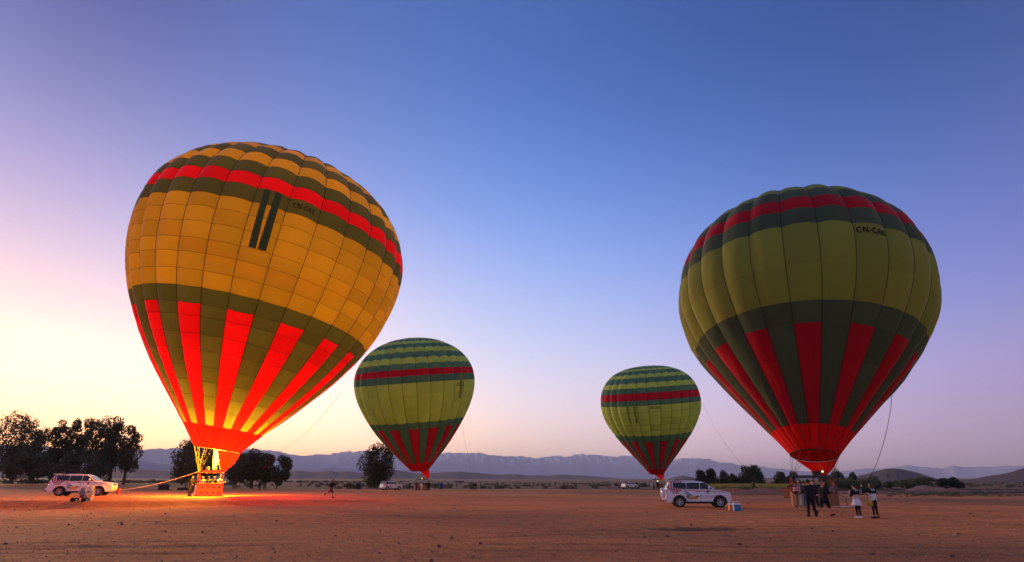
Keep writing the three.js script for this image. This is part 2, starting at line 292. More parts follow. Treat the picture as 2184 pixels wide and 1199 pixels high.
// base pixel, top and crown edges in the photograph; a eucalyptus with several leaning stems
function tree(name, label, px, py, top, left, right, Z, o = {}) {
  reseed(px * 7 + 11); const c = standing(px, py, Z), k = 1244 / Z, H = at(px, top, Z).y - c.y, W = (right - left) / (1196 / Z), off = ((left + right) / 2 - px) / (1196 / Z);
  const t = thing(name, label, 'tree', c, 0, o.group), low = o.low ?? 0.3, stems = o.stems ?? 2, blobs = [], wood = [];
  for (let s = 0; s < stems; s++) {
    const x0 = (s - (stems - 1) / 2) * 0.35, lean = o.fork ? off + (s ? 0.24 : -0.2) * W : off + rr(-0.28, 0.28) * W, tip = V(lean, H * rr(0.8, 0.93), rr(-0.2, 0.2) * W), a = V(x0, -0.15, rr(-0.2, 0.2)), mid = a.clone().lerp(tip, 0.5).add(V(rr(-0.3, 0.3), 0, rr(-0.3, 0.3)));
    const cv = new THREE.CatmullRomCurve3([a, a.clone().lerp(mid, 0.5).add(V(rr(-0.15, 0.15), 0, 0)), mid, tip]), P = cv.getPoints(10), r = (o.trunk ?? 0.03) * H / Math.sqrt(stems) * 0.8;
    for (let i = 0; i < 10; i++) wood.push(bar(P[i], P[i + 1], r * (1 - i / 11), 6, r * (1 - (i + 1) / 11)));
    const nb = o.limbs ?? 9;
    for (let b = 0; b < nb; b++) {
      const f = mix(low, 0.98, (b + rnd() * 0.8) / nb), q = cv.getPoint(f), ang = rnd() * 6.283, env = Math.sin(Math.PI * Math.min(1, (f - low) / (1 - low) * 0.72 + 0.2)), reach = W * 0.5 * env * rr(0.5, 0.95);
      const e = V(off + (q.x - off) * 0.7 + Math.cos(ang) * reach * 0.9, q.y + rr(0.05, 0.17) * H, q.z + Math.sin(ang) * reach);
      wood.push(bar(q, e, r * 0.35 * (1 - f * 0.5), 5, r * 0.1));
      const br = Math.min(W * 0.23, H * 0.14) * rr(0.75, 1.2) * (o.lump ?? 1);
      blobs.push({ p: e, r: br, s: rr(0.9, 1.4) }); if (rnd() < 0.6) blobs.push({ p: q.clone().lerp(e, 0.55).add(V(0, -br * 0.3, 0)), r: br * 0.75, s: 1 });
    }
    blobs.push({ p: tip, r: Math.min(W * 0.2, H * 0.12), s: 1.1 });
  }
  const hi = Math.max(...blobs.map((b) => b.p.y + b.r * (b.s ?? 1) * 1.02)), sc = H / hi;      // reach the photographed height
  for (const b of blobs) { b.p.y *= sc; const lo = (left - px) / (1196 / Z) + b.r * 0.8, up = (right - px) / (1196 / Z) - b.r * 0.8; if (lo < up) b.p.x = Math.min(up, Math.max(lo, b.p.x)); }
  part('trunk', wood, o.bark ?? BARK, t);
  part('crown', leafCloud(blobs, (o.n ?? 5200) * 0.8, o.leaf ?? 0.25, 1.3), leafMat(...(o.col ?? [0.07, 0.066, 0.026])), t);
  return t;
}
const LG = 'trees in the grove at the left edge';
tree('eucalyptus_tree', 'tall round-headed tree cut by the left edge of the picture', 22, 1035, 874, -52, 50, 138, { stems: 3, low: 0.42, n: 8200, limbs: 10, group: LG });
tree('eucalyptus_tree', 'lower tree with a flat tuft at its top, second from the left edge', 66, 1035, 911, 36, 100, 136, { stems: 2, low: 0.3, n: 5600, group: LG });
tree('eucalyptus_tree', 'slim tree with a small dome crown above the rear of the left vehicle', 104, 1035, 895, 86, 128, 140, { stems: 2, low: 0.28, n: 5200, group: LG });
tree('eucalyptus_tree', 'narrow tree with a knobbly crown left of the tallest grove tree', 134, 1035, 892, 116, 152, 143, { stems: 2, low: 0.36, n: 5200, group: LG });
tree('eucalyptus_tree', 'narrow twin-topped tree in the middle of the grove', 158, 1035, 890, 138, 180, 141, { stems: 2, low: 0.33, n: 5200, group: LG });
tree('eucalyptus_tree', 'broadest and tallest tree of the grove, over the roof of the left vehicle', 200, 1034, 886, 168, 240, 137, { stems: 3, low: 0.33, n: 9000, limbs: 11, group: LG });
tree('eucalyptus_tree', 'dense tree leaning right beside the tallest grove tree', 232, 1033, 888, 212, 262, 140, { stems: 2, low: 0.33, n: 6000, group: LG });
tree('eucalyptus_tree', 'outermost tree at the right end of the grove', 262, 1033, 906, 246, 292, 136, { stems: 2, low: 0.32, n: 6200, group: LG });
tree('eucalyptus_tree', 'short bushy tree filling the lower left of the grove', 40, 1036, 962, -10, 110, 128, { stems: 4, low: 0.3, n: 6400, group: LG, trunk: 0.035 });
tree('eucalyptus_tree', 'short bushy tree low behind the left vehicle', 165, 1035, 962, 110, 235, 130, { stems: 4, low: 0.3, n: 6400, group: LG, trunk: 0.035 });
tree('eucalyptus_tree', 'tree with pale trunks directly left of the glowing basket', 396, 1036, 930, 366, 436, 132, { stems: 3, low: 0.24, n: 7600, bark: PALEBARK });
tree('eucalyptus_tree', 'tree hidden behind the flame and the cables of the glowing balloon', 436, 1036, 950, 420, 470, 140, { stems: 2, low: 0.36, n: 4000 });
const RG = 'row of trees right of the glowing basket';
tree('eucalyptus_tree', 'tree half hidden by the red scoop, first of the row right of the basket', 500, 1036, 962, 478, 532, 134, { stems: 3, low: 0.36, n: 5600, group: RG });
tree('eucalyptus_tree', 'widest tree of the row right of the glowing basket', 536, 1036, 957, 512, 566, 137, { stems: 3, low: 0.33, n: 6400, group: RG });
tree('eucalyptus_tree', 'slim tree between the widest and the last of the row', 564, 1036, 966, 548, 584, 138, { stems: 2, low: 0.36, n: 4200, group: RG });
tree('eucalyptus_tree', 'last tree of the row, with a bare lower trunk', 588, 1037, 969, 574, 613, 134, { stems: 1, low: 0.3, n: 4200, limbs: 14, group: RG });
tree('eucalyptus_tree', 'double-topped dark tree left of the middle balloon', 802, 1037, 940, 767, 846, 150, { stems: 2, low: 0.14, n: 12000, limbs: 15, trunk: 0.04, fork: true });
const SG = 'small trees behind the parked vehicle on the right';
for (const [px, top, l, r, lab] of [[1497, 1001, 1484, 1510, 'small tree just over the roof front of the parked vehicle'], [1521, 998, 1505, 1535, 'round small tree, second from the vehicle roof'], [1548, 1003, 1531, 1564, 'broad low tree above the bonnet of the parked vehicle'], [1567, 1010, 1559, 1577, 'narrow cypress-like tree beside the broad low tree'], [1584, 1014, 1575, 1596, 'shortest tree of the row behind the parked vehicle'], [1596, 992, 1579, 1611, 'left one of the two tallest trees in the row'], [1615, 991, 1603, 1632, 'right one of the two tallest trees in the row'], [1663, 1004, 1650, 1679, 'pair-topped tree above the second wicker basket'], [1695, 1005, 1679, 1709, 'round tree left of the right balloon basket'], [1762, 1010, 1752, 1776, 'tree partly hidden by the burner of the right balloon'], [1788, 999, 1772, 1802, 'pointed tree right of the right balloon scoop'], [1818, 1008, 1806, 1830, 'low tree in front of the rounded hill']])
  tree('small_tree', lab, px, 1037, top, l, r, 150 + (px % 13), { stems: 1, low: 0.12, n: 6800, limbs: 16, lump: 1.3, leaf: 0.18, col: [0.055, 0.06, 0.032], trunk: 0.03 });
function shrub(label, px, py, top, l, r, o = {}) {
  reseed(px * 3 + 5); const c = onGround(px, py), Z = -c.z, k = 1196 / Z, H = at(px, top, Z).y - c.y, W = (r - l) / k, off = ((l + r) / 2 - px) / k, t = thing('shrub', label, 'shrub', c, 0, o.group), blobs = [], wood = [];
  for (let i = 0; i < 12; i++) { const x = off + rr(-0.42, 0.42) * W, e = V(x, H * rr(0.3, 0.78) * (o.slope ? 1 - o.slope * (x - off) / W : 1), rr(-0.3, 0.3) * W), b = Math.min(W, H * 1.6) * rr(0.19, 0.3); blobs.push({ p: e, r: b, s: 0.9 }); wood.push(bar(V(off + rr(-0.2, 0.2) * W, -0.05, 0), e, 0.03, 5, 0.015)); }
  part('stem', wood, BARK, t); part('foliage', leafCloud(blobs, (o.n ?? 2600) * 1.5, o.leaf ?? 0.13, 1.2), leafMat(...(o.col ?? [0.14, 0.145, 0.045])), t);
}
const OG = 'olive shrubs on the far side of the right balloon';
shrub('olive shrub just right of the right balloon basket', 1782, 1045, 1020, 1766, 1802, { group: OG });
shrub('wide olive shrub left of the person in the pale dress', 1812, 1045, 1020, 1792, 1836, { group: OG, n: 3000 });
shrub('olive shrub between the two people at far right', 1846, 1045, 1021, 1828, 1866, { group: OG });
shrub('dark shrub with a raised top behind the person with raised hands', 1868, 1044, 1016, 1852, 1886, { group: OG, col: [0.04, 0.05, 0.02] });
shrub('round low shrub right of the person with raised hands', 1903, 1043, 1026, 1887, 1918, { group: OG });
shrub('light green shrub left of the palm', 1936, 1044, 1023, 1919, 1955, { group: OG, col: [0.13, 0.13, 0.045] });
shrub('light green shrub under the palm', 1965, 1044, 1017, 1946, 1990, { group: OG, col: [0.13, 0.13, 0.045] });
shrub('long dark thicket sloping down to the right of the palm', 2030, 1044, 1022, 1985, 2078, { n: 5200, col: [0.03, 0.036, 0.015], slope: 1.1 });
shrub('small dark bush behind the second wicker basket', 1660, 1041, 1027, 1646, 1676, { col: [0.035, 0.045, 0.02] });
{ // a date palm: fronds with leaflets
  const c = onGround(1990, 1043), t = thing('palm_tree', 'low date palm sticking out of the thicket', 'palm', c), Z = -c.z, H = at(1990, 1013, Z).y - c.y; reseed(99);
  part('trunk', [cyl(0.22, 0.16, H * 0.55, 8, 0, H * 0.27, 0)], BARK, t);
  for (let i = 0; i < 18; i++) {
    const a = i / 18 * 6.283 + rr(0, 0.2), up = rr(0.25, 1.1), L = H * 0.55, gs = [], P = [];
    for (let k = 0; k <= 6; k++) { const q = k / 6, rad = L * q * Math.cos(up * (1 - q * 0.5)); P.push(V(Math.cos(a) * rad, H * 0.55 + L * (Math.sin(up) * q - 0.35 * q * q), Math.sin(a) * rad)); }
    for (let k = 0; k < 6; k++) { gs.push(bar(P[k], P[k + 1], 0.03, 4)); for (let s = -1; s <= 1; s += 2) for (let w = 0; w < 3; w++) { const b = P[k].clone().lerp(P[k + 1], w / 3), d = V(-Math.sin(a) * s, -0.25, Math.cos(a) * s).multiplyScalar(L * 0.24 * (1 - k / 8)).add(P[k + 1].clone().sub(P[k]).multiplyScalar(0.7)); gs.push(bar(b, b.clone().add(d), 0.035, 3, 0.005)); } }
    part('frond', gs, M(0.06, 0.075, 0.03, 0.8), t);
  }
}
// scrub, reeds and grass that nobody could count
function scatter(name, label, cat, list, geo, mat) {
  const o = new THREE.InstancedMesh(geo, mat, list.length), q = new THREE.Object3D();
  list.forEach(([X, Z, s, k], i) => { q.position.set(X, groundY(X, Z) - 0.03, -Z); q.rotation.set(0, rnd() * 6.28, 0); q.scale.set(s * (1 + rnd() * 0.6), s, s * (1 + rnd() * 0.6)); q.updateMatrix(); o.setMatrixAt(i, q.matrix); o.setColorAt(i, new THREE.Color(k, k * rr(0.92, 1.06), k)); });
  o.name = name; tag(o, label, cat, null, 'stuff'); scene.add(o); return o;
}
reseed(61);
const bushGeo = leafCloud([{ p: V(0, 0.45, 0), r: 0.6, s: 0.8 }, { p: V(0.5, 0.35, 0.1), r: 0.45 }, { p: V(-0.5, 0.3, -0.1), r: 0.42 }], 170, 0.15, 1.2);
{ const L = []; for (let i = 0; i < 2600; i++) { const Z = 135 * Math.pow(7, Math.pow(rnd(), 0.8)), X = rr(-1.05, 1.0) * Z; if (fbm(X * 0.012 + 3, Z * 0.03, 4, 41) < 0.4 && rnd() < 0.75) continue; if (X > -30 && Z < 160 && rnd() < 0.6) continue; L.push([X, Z, rr(0.35, 1.25), rr(0.6, 1.3)]); }
  scatter('scrub', 'low scrub dotted over the land beyond the field', 'scrub', L, bushGeo, leafMat(0.12, 0.105, 0.055)); }
reseed(62);
const reedGeo = (() => { const pos = [], nor = []; for (let i = 0; i < 46; i++) { const x = rr(-0.7, 0.7), z = rr(-0.7, 0.7), h = rr(0.5, 1), a = rnd() * 6.28, w = 0.035, dx = rr(-0.25, 0.25), dz = rr(-0.25, 0.25), cx = Math.cos(a) * w, cz = Math.sin(a) * w; pos.push(x - cx, 0, z - cz, x + cx, 0, z + cz, x + dx, h, z + dz); for (let k = 0; k < 3; k++) nor.push(-Math.sin(a), 0.2, Math.cos(a)); } const g = new THREE.BufferGeometry(); g.setAttribute('position', new THREE.Float32BufferAttribute(pos, 3)); g.setAttribute('normal', new THREE.Float32BufferAttribute(nor, 3)); return g; })();
{ const L = []; for (let i = 0; i < 1500; i++) { const Z = rr(112, 150), x = rr(1515, 1725), p = at(x, 1036, Z); L.push([p.x, Z, rr(0.9, 1.7), rr(0.7, 1.3)]); }
  scatter('reeds', 'yellow green reeds behind the earth bank on the right', 'reeds', L, reedGeo, leafMat(0.3, 0.27, 0.06)); }
{ const L = []; for (let i = 0; i < 40; i++) { const a = rnd() * 6.28, r = Math.sqrt(rnd()) * 0.5; L.push([7.0 + Math.cos(a) * r * 1.1, 23.2 + Math.sin(a) * r * 0.6, rr(0.05, 0.11), rr(0.7, 1.2)]); }
  scatter('grass', 'green weed tuft growing in the damp hollow in front', 'grass', L, reedGeo, leafMat(0.05, 0.085, 0.02)); }
{ const L = []; for (let i = 0; i < 1500; i++) { const Z = rr(70, 140), X = rr(48, 1.05 * Z + 8); if (fbm(X * 0.05, Z * 0.12, 3, 8) < 0.47) continue; L.push([X, Z, rr(0.12, 0.4), rr(0.6, 1.2)]); }
  scatter('grass', 'dark grass and weeds in strips at the right edge of the field', 'grass', L, reedGeo, leafMat(0.06, 0.07, 0.03)); }
// ---------------------------------------------------------------- hot-air balloons
const font = await new FontLoader().loadAsync('fonts/droid/droid_sans_bold.typeface.json');
const cloth = (r, g, b, rough = 0.9, t = 0.5) => M(r, g, b, rough, { transmission: t, thickness: 0, specularIntensity: 0.3 });
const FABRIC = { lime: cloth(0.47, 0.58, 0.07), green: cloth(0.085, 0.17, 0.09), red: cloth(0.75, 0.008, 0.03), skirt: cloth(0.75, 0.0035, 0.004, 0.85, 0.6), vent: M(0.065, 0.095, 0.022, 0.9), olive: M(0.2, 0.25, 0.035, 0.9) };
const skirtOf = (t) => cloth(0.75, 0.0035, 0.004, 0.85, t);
const FIRELIT = { ...FABRIC, lime: cloth(0.52, 0.46, 0.04, 0.9, 0.76), green: cloth(0.085, 0.15, 0.075, 0.9, 0.74), red: cloth(0.75, 0.008, 0.02, 0.9, 0.7) };  // same cloth, with the orange of the flame glow mixed into the lime
const DARKENED = { ...FABRIC, lime: cloth(0.34, 0.42, 0.07), green: cloth(0.09, 0.15, 0.08), red: cloth(0.6, 0.008, 0.025), skirt: skirtOf(0.12), scoop: skirtOf(0.3) };  // same cloth, with lens vignette darkening put into its colours
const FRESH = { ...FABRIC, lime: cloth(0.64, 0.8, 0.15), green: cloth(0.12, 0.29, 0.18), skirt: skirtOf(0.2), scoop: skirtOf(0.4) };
const TAPE = M(0.03, 0.022, 0.02, 0.9), STEEL = M(0.28, 0.27, 0.26, 0.4, { metalness: 0.9 }), DARK = M(0.02, 0.02, 0.02, 0.7), WICKER = M(0.32, 0.15, 0.06, 0.85), LEATHER = M(0.2, 0.05, 0.03, 0.7);
const batches = new Map();                           // bolts of cloth: each fabric in five slightly different tones
function batch(m, k) { const i = Math.floor(k * 5), key = m.uuid + i; if (!batches.has(key)) { const q = m.clone(); q.color.multiplyScalar(0.91 + i * 0.04); q.roughness = Math.min(1, m.roughness + i * 0.01); batches.set(key, q); } return batches.get(key); }
const CROWN_ROWS = [0.5386, 0.5636, 0.595, 0.635, 0.679, 0.731, 0.783, 0.836, 0.89, 0.945, 1];
function bezProfile(rm, m, m2, k3, ye, k1, k2) {
  const pts = [], f = (a, b, c, d, t) => (1 - t) ** 3 * a + 3 * (1 - t) ** 2 * t * b + 3 * (1 - t) * t * t * c + t ** 3 * d, N = 160;
  for (let i = 0; i <= N; i++) { const t = i / N; pts.push([f(rm, rm + m * (1 - rm), 1, 1, t), f(0, m2, ye - k3 * ye, ye, t)]); }
  for (let i = 1; i <= N; i++) { const t = i / N; pts.push([f(1, 1, k2, 0, t), f(ye, ye + k1 * (1 - ye), 1, 1, t)]); }
  let s = 0; const tab = [[0, ...pts[0]]];
  for (let i = 1; i < pts.length; i++) { s += Math.hypot(pts[i][0] - pts[i - 1][0], pts[i][1] - pts[i - 1][1]); tab.push([s, ...pts[i]]); }
  for (const q of tab) q[0] /= s;
  return (v) => { let lo = 0, hi = tab.length - 1; while (hi - lo > 1) { const k = (lo + hi) >> 1; if (tab[k][0] <= v) lo = k; else hi = k; } const A = tab[lo], B = tab[hi], t = Math.min(1, Math.max(0, (v - A[0]) / (B[0] - A[0]))); return [mix(A[1], B[1], t), mix(A[2], B[2], t)]; };
}
function balloon(c) {
  const [X, Y, H, R, a, b, ...shape] = c.fit, prof = bezProfile(...shape);
  const mouth = V(X, Y, -c.Z), base = c.base, o = thing('hot_air_balloon', c.label, 'hot air balloon', base, 0);
  const uF = V(Math.sin(a), 1, Math.sin(b)).normalize(), e1F = uF.clone().cross(V(0, 0, 1)).normalize(), e2F = uF.clone().cross(e1F), fl = (q) => V(q.x, q.y, -q.z), u = fl(uF), e1 = fl(e1F), e2 = fl(e2F);
  const F = c.fabric, v00 = c.rim ?? 0.001, off = mouth.clone().sub(base), N = c.N, step = 360 / N;
  // a point of the envelope: gore g, w from -1 to 1 across it, v along it from mouth to crown
  const S = (g, w, v, lift = 0, row) => {
    const [rn, yn] = prof(v), r = rn * R, W = 2 * Math.PI * r / N, bulge = (c.lobe ?? 0.125) * W * smooth(0, 0.16, v) * (1 - smooth(0.55, 1, v) * 0.55), d = 0.004, p0 = prof(Math.max(0, v - d)), p1 = prof(Math.min(1, v + d));
    let nx = (p1[1] - p0[1]) * H, ny = -(p1[0] - p0[0]) * R; const L = Math.hypot(nx, ny) || 1; nx /= L; ny /= L;
    const puff = row ? (c.puff ?? 0.03) * (1 - (2 * (v - row[0]) / (row[1] - row[0]) - 1) ** 2) * (1 - w ** 4) : 0;
    const own = 0.86 + 0.28 * hash(((g % N) + N) % N, N), slack = smooth(0, 0.1, v) * 0.16 * (fbm(w * 1.3 + (((g % N) + N) % N) * 7.3, v * 15, 3, N) - 0.5);
    const h = (bulge * own + slack) * (1 - w * w) - bulge * 0.62 + puff + lift, phi = (c.phi0 + step * (g + (w + 1) / 2)) * DEG;
    const rad = Math.max(0, r + h * nx), y = yn * H + h * ny;
    return off.clone().addScaledVector(u, y).addScaledVector(e1, rad * Math.cos(phi)).addScaledVector(e2, rad * Math.sin(phi));
  };
  const normal = (g, w, v, row) => {
    const q = 0.02, t = 0.003, va = Math.max(0.0005, v - t), vb = Math.min(0.9995, v + t), n = S(g, Math.min(1, w + q), v, 0, row).sub(S(g, Math.max(-1, w - q), v, 0, row)).cross(S(g, w, vb, 0, row).sub(S(g, w, va, 0, row))).normalize();
    const out = S(g, w, v, 0.2).sub(S(g, w, v)); return n.dot(out) < 0 ? n.negate() : n;
  };
  function panelGeo(g, v0, v1, nu = 6, nv = 3) {
    const pos = [], nor = [], idx = [], row = [v0, v1];
    for (let j = 0; j <= nv; j++) for (let i = 0; i <= nu; i++) { const w = i / nu * 2 - 1, v = mix(v0, v1, j / nv), p = S(g, w, v, 0, row), n = normal(g, w, v, row); pos.push(p.x, p.y, p.z); nor.push(n.x, n.y, n.z); }
    for (let j = 0; j < nv; j++) for (let i = 0; i < nu; i++) { const k = j * (nu + 1) + i; idx.push(k, k + nu + 1, k + 1, k + 1, k + nu + 1, k + nu + 2); }
    const q = new THREE.BufferGeometry(); q.setAttribute('position', new THREE.Float32BufferAttribute(pos, 3)); q.setAttribute('normal', new THREE.Float32BufferAttribute(nor, 3)); q.setIndex(idx); return q;
  }
  function patch(g, quad, n = 6, lift = 0.02) {
    if (quad[0][0] > quad[1][0]) quad = [quad[1], quad[0], quad[3], quad[2]];               // a patch lying on one gore: corner [w, v] pairs
    const pos = [], nor = [], idx = [], [A, B, C, D] = quad;
    for (let j = 0; j <= n; j++) for (let i = 0; i <= 3; i++) { const s = i / 3, t = j / n, w = mix(mix(A[0], B[0], s), mix(D[0], C[0], s), t), v = mix(mix(A[1], B[1], s), mix(D[1], C[1], s), t), p = S(g, w, v, lift), m = normal(g, w, v); pos.push(p.x, p.y, p.z); nor.push(m.x, m.y, m.z); }
    for (let j = 0; j < n; j++) for (let i = 0; i < 3; i++) { const k = j * 4 + i; idx.push(k, k + 4, k + 1, k + 1, k + 4, k + 5); }
    const q = new THREE.BufferGeometry(); q.setAttribute('position', new THREE.Float32BufferAttribute(pos, 3)); q.setAttribute('normal', new THREE.Float32BufferAttribute(nor, 3)); q.setIndex(idx); return q;
  }
  function ribbon(f, n, r) { const P = []; for (let i = 0; i <= n; i++) P.push(f(i / n)); return new THREE.TubeGeometry(new THREE.CatmullRomCurve3(P), n, r, 4, false); }
  // rows of panels
  const rows = c.rows.map((q, i) => i ? q : [v00, ...q.slice(1)]);                                        // [v0, v1, colour in plain gores, colour in striped gores]
  const rear = { lime: [], green: [], red: [], skirt: [] }, towards = base.clone().negate().setY(0).normalize();
  for (let g = 0; g < N; g++) {
    const striped = (((g + c.stripe) % 2) + 2) % 2 === 0, mid = S(g, 0, 0.45).sub(off).addScaledVector(u, -0.45 * H).setY(0).normalize(), seen = mid.dot(towards) > -0.02;
    if (!seen) { for (const [v0, v1, A, B] of rows) rear[striped ? B : A].push(panelGeo(g, v0, v1, 4, 2)); continue; }
    const tapes = [ribbon((t) => S(g, -1, v00 + t * (0.988 - v00), 0.012), 44, c.tape ?? 0.022)];
    if (c.seams) for (const [v0] of rows) if (v0 > 0.03) tapes.push(ribbon((t) => S(g, t * 2 - 1, v0, 0.006), 6, c.seams));
    const gore = part('gore', tapes, TAPE, o);
    for (const [v0, v1, A, B] of rows) part('panel', panelGeo(g, v0, v1, 6, v1 - v0 > 0.04 ? 4 : 2), batch(F[striped ? B : A], hash(g, Math.round(v0 * 1000), N)), gore);
  }
  for (const k of ['lime', 'green', 'red', 'skirt']) if (rear[k].length) part('rear_panels', rear[k], F[k], o);
  // the mouth's rim tape and the scoop that hangs from part of it
  part('mouth_rim', [ribbon((t) => S(Math.floor(t * N * 0.9999), (t * N % 1) * 2 - 1, v00 + 0.0005, 0.01), 90, 0.045)], c.rimMat ?? TAPE, o);
  const [s0, s1] = c.scoop, low = c.low.clone().sub(base), nA = 20, nB = 8;
  { const pos = [], idx = [];
    for (let j = 0; j <= nB; j++) for (let i = 0; i <= nA; i++) {
      const t = j / nB, phi = mix(s0, s1, i / nA), g = Math.floor((phi - c.phi0) / step), w = ((phi - c.phi0) / step - g) * 2 - 1, top = S(g, w, v00, 0);
      const pr = mix(s0 + c.tuck, s1 - c.tuck, i / nA) * DEG, lowP = low.clone().addScaledVector(e1, c.lowR * Math.cos(pr)).addScaledVector(e2, c.lowR * Math.sin(pr));
      const p = top.clone().lerp(lowP, t), edge = Math.min(i, nA - i) / nA; p.addScaledVector(u, -0.0); p.addScaledVector(e1, Math.cos(phi * DEG) * 0.18 * Math.sin(Math.PI * t) * Math.min(1, edge * 6)); p.addScaledVector(e2, Math.sin(phi * DEG) * 0.18 * Math.sin(Math.PI * t) * Math.min(1, edge * 6));
      pos.push(p.x, p.y - 0.05, p.z);
    }
    for (let j = 0; j < nB; j++) for (let i = 0; i < nA; i++) { const k = j * (nA + 1) + i; idx.push(k, k + nA + 1, k + 1, k + 1, k + nA + 1, k + nA + 2); }
    const q = new THREE.BufferGeometry(); q.setAttribute('position', new THREE.Float32BufferAttribute(pos, 3)); q.setIndex(idx); q.computeVertexNormals(); part('scoop', q, F.scoop ?? F.skirt, o); }
  // lettering and vent strips
  if (c.text) {
    const [str, g, v, w0, w1] = c.text, shapes = font.generateShapes(str, 1), geo = new THREE.ShapeGeometry(shapes, 5); geo.computeBoundingBox();
    const bb = geo.boundingBox, p = geo.attributes.position, wid = bb.max.x - bb.min.x, W = 2 * Math.PI * prof(v)[0] * R / N, sc = (w1 - w0) / 2 * W / wid, len = (() => { const A = prof(v - 0.01), B = prof(v + 0.01); return Math.hypot((B[0] - A[0]) * R, (B[1] - A[1]) * H) / 0.02; })();
    for (let i = 0; i < p.count; i++) { const w = w0 + (p.getX(i) - bb.min.x) / wid * (w1 - w0), q = S(g, -w, v + p.getY(i) * sc * (c.tall ?? 1.25) / len, 0.045); p.setXYZ(i, q.x, q.y, q.z); }
    geo.computeVertexNormals(); part('registration_letters', geo, M(0.008, 0.008, 0.008, 0.95), o);
  }
  for (const [g, quad, m] of c.vents ?? []) part('vent_strip', patch(g, quad, 8, 0.045), FABRIC[m], o);
  // basket
  const yaw = c.yaw, K = new THREE.Matrix4().makeRotationY(yaw), turn = (q) => q.applyMatrix4(K), [bw, bh, bd] = c.basket, tilt = new THREE.Matrix4();
  const put = (gs) => { const q = merge(Array.isArray(gs) ? gs : [gs]); q.applyMatrix4(K); return q; };
  const wall = 0.08, side = [];
  for (let r = 0; r < 9; r++) { const y = bh * (r + 0.5) / 9, h = bh / 9 * 0.97, in2 = r % 2 ? 0.012 : 0; for (const [w, d, x, z] of [[bw - in2, wall, 0, bd / 2 - wall / 2], [bw - in2, wall, 0, -bd / 2 + wall / 2], [wall, bd - wall * 2, bw / 2 - wall / 2 - in2 / 2, 0], [wall, bd - wall * 2, -bw / 2 + wall / 2 + in2 / 2, 0]]) side.push(rbox(w, h, d, 0.022, x, y, z, 1)); }
  side.push(box(bw - 0.1, 0.05, bd - 0.1, 0, 0.04, 0));
  const bk = part('basket', put(side), c.wicker ?? WICKER, o);
  part('rim', put([rbox(bw + 0.06, 0.1, 0.14, 0.045, 0, bh + 0.03, bd / 2 - 0.04), rbox(bw + 0.06, 0.1, 0.14, 0.045, 0, bh + 0.03, -bd / 2 + 0.04), rbox(0.14, 0.1, bd - 0.2, 0.045, bw / 2 - 0.04, bh + 0.03, 0), rbox(0.14, 0.1, bd - 0.2, 0.045, -bw / 2 + 0.04, bh + 0.03, 0)]), LEATHER, bk);
  part('runner', put([rbox(bw + 0.08, 0.07, 0.12, 0.02, 0, 0.035, bd / 2 - 0.02), rbox(bw + 0.08, 0.07, 0.12, 0.02, 0, 0.035, -bd / 2 + 0.02)]), M(0.42, 0.22, 0.12, 0.8), bk);
  if (c.holes) for (let r = 0; r < 2; r++) for (let i = 0; i < 4; i++) part('foot_hole', put([new THREE.SphereGeometry(1, 12, 6).scale(0.1, 0.065, 0.012).translate((i - 1.5) * bw * 0.215 + 0.03, bh * (r ? 0.72 : 0.33), bd / 2 + 0.008)]), DARK, bk);
  if (c.pad) part('end_pad', put([rbox(0.06, bh * 0.8, bd * 0.62, 0.03, -bw / 2 - 0.035, bh * 0.5, 0.1)]), M(0.75, 0.66, 0.6, 0.7), bk, 'white padded cushion on the end of the basket');
  // uprights, burner frame and burners
  const fh = c.frame, fw = bw * 0.46, fd = bd * 0.4, posts = [];
  for (const [sx, sz] of [[-1, -1], [-1, 1], [1, -1], [1, 1]]) { const f = turn(V(sx * bw * 0.46, bh, sz * bd * 0.44)), t = turn(V(sx * fw, fh, sz * fd)); part('upright', [bar(f, t, 0.045, 8)], M(0.35, 0.05, 0.03, 0.8), o); posts.push(t); }
  const fr = part('burner_frame', [bar(posts[0], posts[1], 0.035), bar(posts[2], posts[3], 0.035), bar(posts[0], posts[2], 0.035), bar(posts[1], posts[3], 0.035), put(box(fw * 1.7, 0.16, 0.03, 0, fh + 0.12, fd))], c.frameMat ?? M(0.06, 0.055, 0.055, 0.6), o);
  for (const x of c.cans) part('burner', put([cyl(0.14, 0.14, 0.08, 14, x, fh + 0.12, 0), cyl(0.17, 0.19, 0.34, 14, x, fh + 0.34, 0), new THREE.TorusGeometry(0.18, 0.022, 6, 16).rotateX(Math.PI / 2).translate(x, fh + 0.5, 0), cyl(0.05, 0.05, 0.2, 8, x, fh, 0)]), c.frameMat ? STEEL : M(0.1, 0.095, 0.09, 0.5, { metalness: 0.7 }), fr);
  // cables from the rim down to the frame's corners
  for (let i = 0; i < c.cables; i++) {
    const g = Math.floor(i * N / c.cables), top = S(g, -1, v00), dest = posts.reduce((m, q) => q.distanceTo(top) < m.distanceTo(top) ? q : m);
    part('suspension_cable', [bar(top, dest.clone().add(V(0, 0.05, 0)), c.cableR ?? 0.018, 5)], c.cableMat ?? M(0.5, 0.45, 0.38, 0.6), o);
  }
  for (const [pts, r] of c.lines ?? []) part('crown_line', [tube(pts.map((q) => q.clone().sub(base)), r, 5, 30)], M(0.06, 0.05, 0.05, 0.9), o);
  return { o, S, u, e1, e2, off, posts, base, mouth };
}
